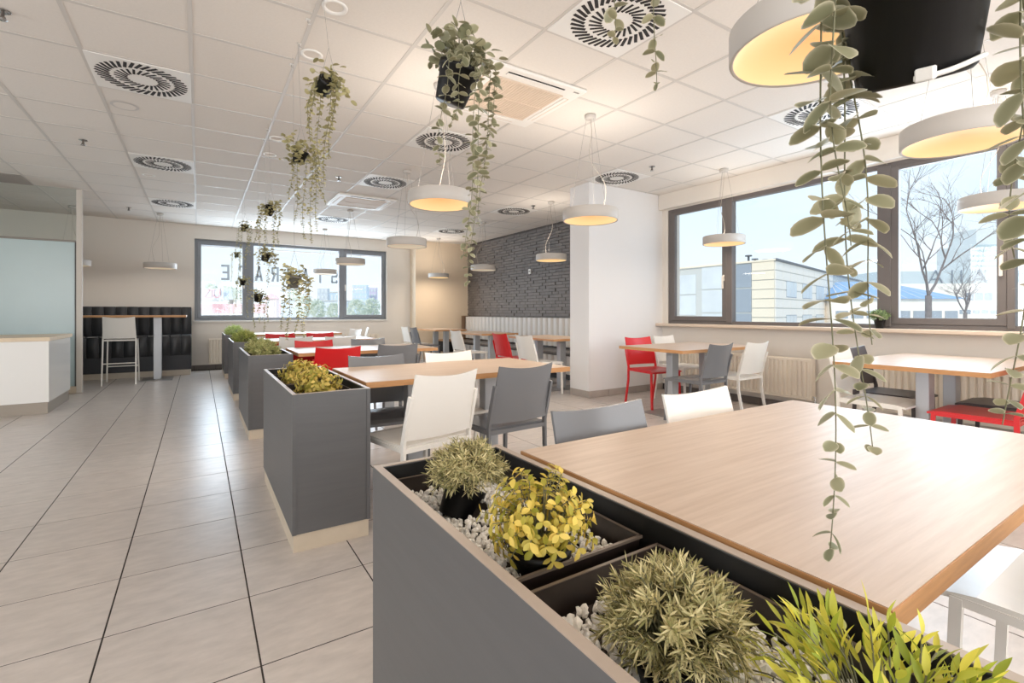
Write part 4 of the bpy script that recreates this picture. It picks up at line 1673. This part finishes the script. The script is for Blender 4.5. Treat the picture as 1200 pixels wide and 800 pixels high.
# bamboo-like plant, bottom right
t = thing('bamboo_plant', 'bright yellow-green bamboo-leaved plant at the bottom right corner of the near planter', 'plant', (.565, .195, ZF))
pot_mb(.045, .055, .05).build('pot', M_POT, t)
shp = [leaf_mb(1, random.uniform(.22, .29), 'lance', random.uniform(-.05, .35), 5, .25) for _ in range(5)]
ms = [mesh_of(MB().add(v, f, smooth=True), 'leaf', M_BAM) for v, f in shp]
ste = MB()
lv = []
for k in range(95):
    a = random.uniform(0, 2 * pi)
    sp_ = sqrt(random.random())
    p0 = Vector((cos(a) * .02, sin(a) * .02, .045))
    p1 = Vector((cos(a) * .12 * sp_, sin(a) * .15 * sp_, .168 - .08 * sp_ * sp_ + random.uniform(-.025, .02)))
    mid = p0.lerp(p1, .5) + Vector((0, 0, .022))
    pts = [p0, p0.lerp(mid, .5), mid, mid.lerp(p1, .5) + Vector((0, 0, .004)), p1]
    ste.tube(pts, .0009, 5, caps=False)
    d = (p1 - mid).normalized()
    o1 = d.orthogonal().normalized()
    o2 = d.cross(o1)
    for m in range(6):
        u = m / 5
        p = mid.lerp(p1, u)
        az = m * 2.4 + random.uniform(-.5, .5)
        dv = d * (1.0 if m < 5 else 2.2) + (o1 * cos(az) + o2 * sin(az)) * .7 + Vector((0, 0, .3))
        lv.append((p, frame(dv, Vector((random.gauss(0, .6), random.gauss(0, .6), 1))), random.uniform(.021, .034)))
ste.build('stems', M_STEM, t, kind='stuff')
lv.sort(key=lambda it: (Vector((-.565, -.195, H_EYE - ZF)) - it[0]).length)
fo = MB()
for k, (p, m3, s) in enumerate(lv):
    if k < 300:
        o = link('leaf', random.choice(ms), t)
        o.matrix_local = Matrix.Translation(p) @ m3.to_4x4() @ Matrix.Diagonal((s, s, s, 1))
    else:
        v, f = random.choice(shp)
        fo.add([m3 @ (Vector(w) * s) + p for w in v], f, smooth=True)
fo.build('foliage', M_BAM, t, kind='stuff')

# bushes in the other planters
zf = ZF
leafy_shrub('golden leafed shrub at the near end of the second planter', (.53, 2.72, zf), .115, 125, M_GOLD, 0, leaf=.022, grp='golden shrubs in the second planter')
leafy_shrub('golden leafed shrub at the far end of the second planter', (.52, 3.15, zf), .115, 125, M_GOLD, 0, leaf=.022, grp='golden shrubs in the second planter')
sprig_bush('planter_bush', 'fine green and cream bush at the near end of the third planter', (.53, 5.15, zf), .13, 120, leafmat('cream_green', (146, 156, 88), (234, 226, 166)), (.034, .007), 12)
sprig_bush('planter_bush', 'fine green and cream bush at the far end of the third planter', (.52, 5.62, zf), .13, 120, MATS['cream_green'], (.034, .007), 12)
sprig_bush('grassy_plant', 'grassy green plant at the near end of the fourth planter', (.54, 7.5, zf), .14, 110, M_GRN, (.05, .006), 10, upward=.5)
sprig_bush('grassy_plant', 'grassy green plant at the far end of the fourth planter', (.52, 8.0, zf), .13, 90, M_GRN, (.05, .006), 10, upward=.5)
sprig_bush('grassy_plant', 'pale grassy plant in the farthest planter', (.52, 9.95, zf), .16, 110, leafmat('pale_green', (160, 186, 96), (226, 232, 160)), (.05, .006), 10, upward=.5)
sprig_bush('succulent', 'small potted green plant on the right window sill beside the mullion', (5.61, 2.04, Z0 + .003), .075, 90, leafmat('sill_green', (104, 126, 84), (170, 184, 130)), (.03, .008), 8, .045, .09)

t = thing('wall_sensor', 'small white square sensor on the dark brick wall', 'sensor', (5.675, 8.12, 1.95))
MB().bbox((-.012, -.04, -.05), (.012, .04, .05), .004).build('housing', M_WHITEP, t)
MB().lathe([(.0, 0), (.016, 0), (.012, .01), (.0, .012)], 16, M=Matrix.Translation((-.012, 0, 0)) @ Matrix.Rotation(-pi / 2, 4, 'Y')).build('lens', M_CORD, t)

# =================================================================== OUTSIDE
GZ = -5.0
struct('ground', MB().box((-150, -120, GZ - .5), (260, 260, GZ)), mat('outdoor_ground', (226, 223, 216), .9, nvar=.06, nscale=.3))
M_BT = mat('facade_tile_white', (246, 238, 228), .5)
M_BC = mat('facade_tile_cream', (244, 230, 208), .5)
M_BG = mat('facade_glass', (220, 224, 226), .3, nvar=.12, nscale=.25)  # pale tone puts bright reflections into the glass colour
M_BGD = mat('facade_glass_dark', (158, 166, 176), .3)
M_LINE = mat('facade_joint', (206, 206, 202), .7)
M_ROOFE = mat('roof_edge', (110, 112, 116), .6)
# office block
cx, cy = at(908, 365, d=30)[:2]
ztop = H_EYE + 61 / FPX * 30
t = thing('office_building', 'white tiled office building with a glass corner outside the right window', 'building', (cx, cy, GZ))
hh = ztop - GZ
n2 = Vector((.974, .225, 0)).normalized()
LA, LB = 24.0, 30.0
A0, B0, C0, D0 = Vector((0, 0, 0)), Vector((0, LA, 0)), n2 * LB, n2 * LB + Vector((0, LA, 0))
MB().add([A0, C0, D0, B0] + [p + Vector((0, 0, hh)) for p in (A0, C0, D0, B0)], [(3, 2, 1, 0), (4, 5, 6, 7), (0, 1, 5, 4), (1, 2, 6, 5), (2, 3, 7, 6), (3, 0, 4, 7)]).build('wall', M_LINE, t)
FA = Matrix(((0, -1, 0, 0), (1, 0, 0, 0), (0, 0, 1, 0), (0, 0, 0, 1)))    # u along +Y, outward -X: local (u, out, z) -> (-out.., u, z)


def fa(u0, u1, z0, z1, o):      # box on the face along +Y (outward = -X)
    return MB().box((-o, u0, z0), (.05, u1, z1))


FBm = Matrix.Identity(4)
nb = Vector((n2.y, -n2.x, 0))
for i in range(3):
    FBm[i][0], FBm[i][1], FBm[i][2] = n2[i], nb[i], (0, 0, 1)[i]


def fb(u0, u1, z0, z1, o, o0=-.05):
    return MB().box((u0, o0, z0), (u1, o, z1), M=FBm)


base = -GZ       # eye-level zero is at z = base in local terms
for k in range(3):          # courses of cream panels at the corner
    pass
zl = hh - 6.5
nrow = 11
for r in range(nrow):
    z0 = zl + r * (6.5 / nrow)
    fa(.02, 1.45, z0 + .03, z0 + 6.5 / nrow - .03, .06).build('panel', M_BC, t)
for r in range(nrow):
    z0 = zl + r * (6.5 / nrow)
    for c in range(10):
        fb(c * 1.6 + .03, c * 1.6 + 1.57, z0 + .03, z0 + 6.5 / nrow - .03, .05).build('panel', M_BT, t)
for (u0, u1) in ((1.45, 2.6), (2.6, 5.2)):
    for r in range(4):
        z0 = zl + r * 1.62
        fa(u0 + .05, u1 - .05, z0 + .05, z0 + 1.57, .05).build('window', M_BGD if u0 < 2 else M_BG, t)
for c in range(7):
    for r in range(2):
        u0 = 5.6 + c * 2.0
        fa(u0 + .05, u0 + 1.92, hh - 3.4 + r * 1.5, hh - 2.0 + r * 1.5, .05).build('window', M_BG, t)
    for r in range(4):
        u0 = 5.6 + c * 2.0
        fa(u0 + .03, u0 + 1.97, zl - .5 + r * .85, zl + .3 + r * .85, .05).build('panel', M_BC, t)
for (u0, u1) in ((2.26, 4.67), (6.2, 8.8), (10.1, 12.65), (13.8, 16)):
    for (za, zb2) in ((3.17 + .0, 2.1), (.95, -.35)):
        w = fb(u0, u1, zb2 - GZ, za - GZ, .06)
        w_o = w.build('window', M_BGD, t)
        for q in range(3):
            uu = u0 + (u1 - u0) * (q + .0) / 3
            fb(uu + .04, uu + (u1 - u0) / 3 - .04, zb2 - GZ + .05, za - GZ - .05, .08).build('pane', M_BG, w_o)
fb(-.1, LB, hh - .02, hh + .12, .14).build('roof_edge', M_ROOFE, t)
fa(-.1, LA, hh - .02, hh + .1, .12).build('parapet', M_BC, t)
for (u, v) in ((.8, 2), (3.2, 2.4), (4.3, 2), (5.1, 2.5)):
    MB().lathe([(.07, hh), (.07, hh + .5), (.22, hh + .5), (.22, hh + .58), (0, hh + .6)], 10, center=(n2.x * u, n2.y * u + v)).build('roof_vent', M_ROOFE, t)

# low hall with a blue roof
hx, hy = at(1100, 365, d=38)[:2]
t = thing('blue_roof_hall', 'low white hall with a sloping blue roof behind the bare tree', 'building', (hx, hy, GZ), -YAW - .1)
ez = H_EYE + 16 / FPX * 38 - GZ
rz_ = H_EYE + 40 / FPX * 38 - GZ
MB().box((-8, 0, 0), (1.5, 10, ez)).build('wall', M_BT, t)
MB().add([(-8.3, -.3, ez), (1.8, -.3, ez), (1.8, 10.3, ez), (-8.3, 10.3, ez), (-6, 4, rz_), (-1.8, 4, rz_)], [(0, 1, 5, 4), (1, 2, 5), (2, 3, 4, 5), (3, 0, 4)]).build('roof', mat('blue_roof', (150, 184, 222), .5), t)
for k in range(9):
    x = -7.5 + k * 1.0
    MB().add([(x, -.3, ez + .02), (x + .06, -.3, ez + .02), (min(-1.8, max(-6, x)) + .06, 4, rz_ + .03), (min(-1.8, max(-6, x)), 4, rz_ + .03)], [(0, 1, 2, 3)]).build('roof_seam', M_BT, t)
for k in range(8):
    MB().box((-7.6 + k * 1.15, -.05, ez - 1.55), (-6.7 + k * 1.15, .02, ez - .95)).build('window', M_BGD, t)
# white block with sign letters
hx, hy = at(1150, 365, d=62)[:2]
t = thing('sign_building', 'white block carrying tall open sign letters on a grey parapet', 'building', (hx, hy, GZ), -YAW - .12)
s_ = 62 / FPX
zw = lambda y: H_EYE + (365 - y) * s_ - GZ
MB().box((-14, 0, 0), (14, 12, zw(331))).build('wall', M_BT, t)
MB().box((-12, .3, zw(331)), (14, 8, zw(316))).build('parapet', mat('parapet_grey', (196, 206, 210), .6), t)


def open_A(x, w, z0, z1, th=.16):
    m = MB()
    for (a, b) in (((x, z0), (x + w / 2, z1)), ((x + w, z0), (x + w / 2, z1)), ((x + w * .2, z0 + (z1 - z0) * .3), (x + w * .8, z0 + (z1 - z0) * .3))):
        m.tube([(a[0], .15, a[1]), (b[0], .15, b[1])], th / 2, 6)
    return m


m_let = mat('sign_letter', (132, 140, 150), .5)
for px in (1095, 1142):
    open_A((px - 1150) * s_, 16 * s_ * .9, zw(330), zw(315)).build('letter', m_let, t)
for px in (1120, 1130):
    MB().tube([((px - 1150) * s_, .15, zw(330)), ((px - 1150) * s_, .15, zw(315))], .08, 6).build('letter', m_let, t)
for k in range(3):
    MB().box(((1133 + k * 10 - 1150) * s_, -.05, zw(351)), ((1142 + k * 10 - 1150) * s_, .05, zw(342))).build('window', M_BGD, t)
for k in range(9):
    MB().box(((1096 + k * 9 - 1150) * s_, -.05, zw(367)), ((1103 + k * 9 - 1150) * s_, .05, zw(362))).build('window', M_BGD, t)
# stepped tower
hx, hy = at(1155, 365, d=110)[:2]
t = thing('office_tower', 'pale stepped office tower rising behind the bare branches', 'building', (hx, hy, GZ), -YAW - .1)
s_ = 110 / FPX
zt = lambda y: H_EYE + (365 - y) * s_ - GZ
MB().box((-16 * s_, 0, 0), (30 * s_, 10, zt(285))).box((-6 * s_, 1, zt(285)), (30 * s_, 9, zt(266))).build('wall', mat('tower_wall', (218, 222, 222), .6), t)
for r in range(6):
    MB().box((-15 * s_, -.06, zt(318 - r * 6)), (29 * s_, .04, zt(315.6 - r * 6))).build('window_band', mat('tower_band', (180, 198, 204), .4), t)


# bare trees
def bare_tree(label, base, fork_z, top_z, r, seed, spread=.7, n=3):
    rnd = random.Random(seed)
    t = thing('bare_tree', label, 'tree', base)
    tr = MB()
    zf_ = fork_z - base[2]
    tr.tube([(0, 0, 0), (0, 0, zf_)], [r * 1.2, r], 8)
    tr.build('trunk', mat('bark', (128, 118, 116), .85, nvar=.15, nscale=20), t)
    bm_ = MB()

    def grow(p, d, ln, rad, depth):
        pts = [p]
        for k in range(4):
            d = (d + Vector((rnd.gauss(0, .1), rnd.gauss(0, .1), rnd.gauss(.04, .07)))).normalized()
            pts.append(pts[-1] + d * ln / 4)
        bm_.tube(pts, [rad * (1 - .14 * k) for k in range(5)], 5, caps=False)
        if depth <= 0:
            return
        for k in range(rnd.choice((2, 3, 3))):
            q = pts[rnd.choice((1, 2, 3, 4))]
            ax = Vector((rnd.gauss(0, 1), rnd.gauss(0, 1), rnd.gauss(0, .4))).normalized()
            d2 = (d + ax * rnd.uniform(.5, 1.0)).normalized()
            d2.z = abs(d2.z) * .8 + .15
            grow(q, d2.normalized(), ln * rnd.uniform(.6, .85), rad * .6, depth - 1)
    hgt = top_z - fork_z
    right = Vector((cos(YAW), -sin(YAW), 0))
    for k in range(n):
        sgn = (-1, 1, .3)[k % 3]
        grow(Vector((0, 0, zf_)), (right * sgn * spread + Vector((0, 0, 1)) + Vector((rnd.gauss(0, .1), rnd.gauss(0, .1), 0))).normalized(), hgt * .5, r * .5, 5)
    bm_.build('branches', MATS['bark'], t, kind='stuff')


b = at(1088, 346, d=13)
bare_tree('bare forked tree outside the right window, its trunk in the pane', (b[0], b[1], GZ), b[2], b[2] + 3.1, .075, 5, .62, 2)
b = at(1131, 366, d=15)
bare_tree('smaller bare tree low in front of the sign building', (b[0], b[1], GZ), b[2], b[2] + 1.7, .05, 12, .8, 3)

# town beyond the back window, colours paled to stand in for haze
M_T1 = mat('town_white', (232, 236, 240), .7)
M_T2 = mat('town_pink', (226, 206, 206), .7)
M_T3 = mat('town_blue', (206, 222, 236), .4)
M_TR = mat('town_red', (232, 186, 192), .7)
M_TG = leafmat('town_tree_hazed', (222, 228, 214), (238, 240, 230), .4)


def town(label, px0, px1, ytop, ybot, d, m, roof=None, wins=(0, 0), band=None):
    p0, p1 = at(px0, 366, d=d), at(px1, 366, d=d)
    s_ = d / FPX
    t = thing('town_building', label, 'building', ((p0[0] + p1[0]) / 2, (p0[1] + p1[1]) / 2, GZ), -YAW)
    hw = (px1 - px0) / 2 * s_
    z1 = H_EYE + (366 - ytop) * s_ - GZ
    z0 = max(0, H_EYE + (366 - ybot) * s_ - GZ)
    MB().box((-hw, 0, 0), (hw, hw, z1)).build('wall', m, t)
    if roof == 'gable':
        MB().add([(-hw - .3, -.3, z1), (hw + .3, -.3, z1), (hw + .3, hw, z1), (-hw - .3, hw, z1), (0, -.3, z1 + hw * .9), (0, hw, z1 + hw * .9)], [(0, 1, 4), (1, 2, 5, 4), (2, 3, 5), (3, 0, 4, 5)]).build('roof', M_TR, t)
    elif roof == 'flat':
        MB().box((-hw - .2, -.2, z1), (hw + .2, hw, z1 + .4 * s_ * 3)).build('roof', M_LINE, t)
    nx, nz = wins
    for i in range(nx):
        for j in range(nz):
            w = 2 * hw / nx
            h_ = (z1 - z0) / nz
            MB().box((-hw + w * (i + .2), -.1, z0 + h_ * (j + .25)), (-hw + w * (i + .8), .05, z0 + h_ * (j + .8))).build('window', M_BG, t)
    if band:
        MB().box((-hw, -.15, z1 - (z1 - z0) * .75), (hw, .05, z1 - (z1 - z0) * .2)).build('band', band, t)
    return t


town('low white warehouse with a red band beyond the left pane', 225, 329, 352, 372, 78, M_T1, 'flat', (0, 0), M_TR)
town('white shop hall with red sign letters beyond the left pane', 226, 262, 338, 366, 110, M_T1)
sg = bpy.data.objects['town_building.001']
sg_s = 110 / FPX
for k, ch in enumerate('ZTU'):
    cu = bpy.data.curves.new('sign_letter', 'FONT')
    cu.body = ch
    cu.size = 15 * sg_s
    cu.extrude = .05
    oo = bpy.data.objects.new('tmp', cu)
    COL.objects.link(oo)
    me = bpy.data.meshes.new_from_object(oo.evaluated_get(bpy.context.evaluated_depsgraph_get()))
    bpy.data.objects.remove(oo)
    me.materials.append(M_TR)
    link('letter', me, sg, ((-6 + k * 5.6) * sg_s, -.15, H_EYE + 17 * sg_s - GZ), (pi / 2, 0, 0))
town('pink gabled house beyond the middle pane', 311, 324, 350, 372, 70, M_T2, 'gable', (1, 2))
town('long white hall beyond the middle pane', 330, 402, 353, 370, 95, M_T1, 'flat', (7, 1))
town('pale blue glass office block beyond the right pane', 413, 430, 334, 362, 120, M_T3, None, (5, 5))
town('lilac office block beside the blue glass block', 431, 441, 337, 362, 125, mat('town_lilac', (214, 204, 222), .6), None, (3, 4))
town('grey apartment block beyond the middle pane', 372, 384, 338, 365, 130, mat('town_grey', (206, 212, 218), .7), None, (3, 4))
town('low grey hall with dark windows beyond the middle pane', 383, 400, 343, 366, 140, M_T3, 'flat', (4, 2))


def blob_tree(label, px, ytop, ybot, d, w):
    p = at(px, 366, d=d)
    s_ = d / FPX
    t = thing('distant_tree', label, 'tree', (p[0], p[1], GZ), 0, 'hazy trees beyond the back window')
    z1 = H_EYE + (366 - ytop) * s_ - GZ
    MB().tube([(0, 0, 0), (0, 0, z1 * .6)], .15, 6).build('trunk', MATS['bark'], t)
    fo = MB()
    r = w * s_ / 2
    for k in range(420):
        z = random.uniform(-1, 1)
        a = random.uniform(0, 2 * pi)
        q = sqrt(1 - z * z) * random.uniform(.5, 1)
        p_ = Vector((cos(a) * q * r, sin(a) * q * r, z1 - r * 1.1 + z * r * 1.1))
        m3 = frame(Vector((random.gauss(0, 1), random.gauss(0, 1), random.gauss(0, 1))), Vector((random.gauss(0, 1), random.gauss(0, 1), 1.2)))
        s = r * random.uniform(.15, .3)
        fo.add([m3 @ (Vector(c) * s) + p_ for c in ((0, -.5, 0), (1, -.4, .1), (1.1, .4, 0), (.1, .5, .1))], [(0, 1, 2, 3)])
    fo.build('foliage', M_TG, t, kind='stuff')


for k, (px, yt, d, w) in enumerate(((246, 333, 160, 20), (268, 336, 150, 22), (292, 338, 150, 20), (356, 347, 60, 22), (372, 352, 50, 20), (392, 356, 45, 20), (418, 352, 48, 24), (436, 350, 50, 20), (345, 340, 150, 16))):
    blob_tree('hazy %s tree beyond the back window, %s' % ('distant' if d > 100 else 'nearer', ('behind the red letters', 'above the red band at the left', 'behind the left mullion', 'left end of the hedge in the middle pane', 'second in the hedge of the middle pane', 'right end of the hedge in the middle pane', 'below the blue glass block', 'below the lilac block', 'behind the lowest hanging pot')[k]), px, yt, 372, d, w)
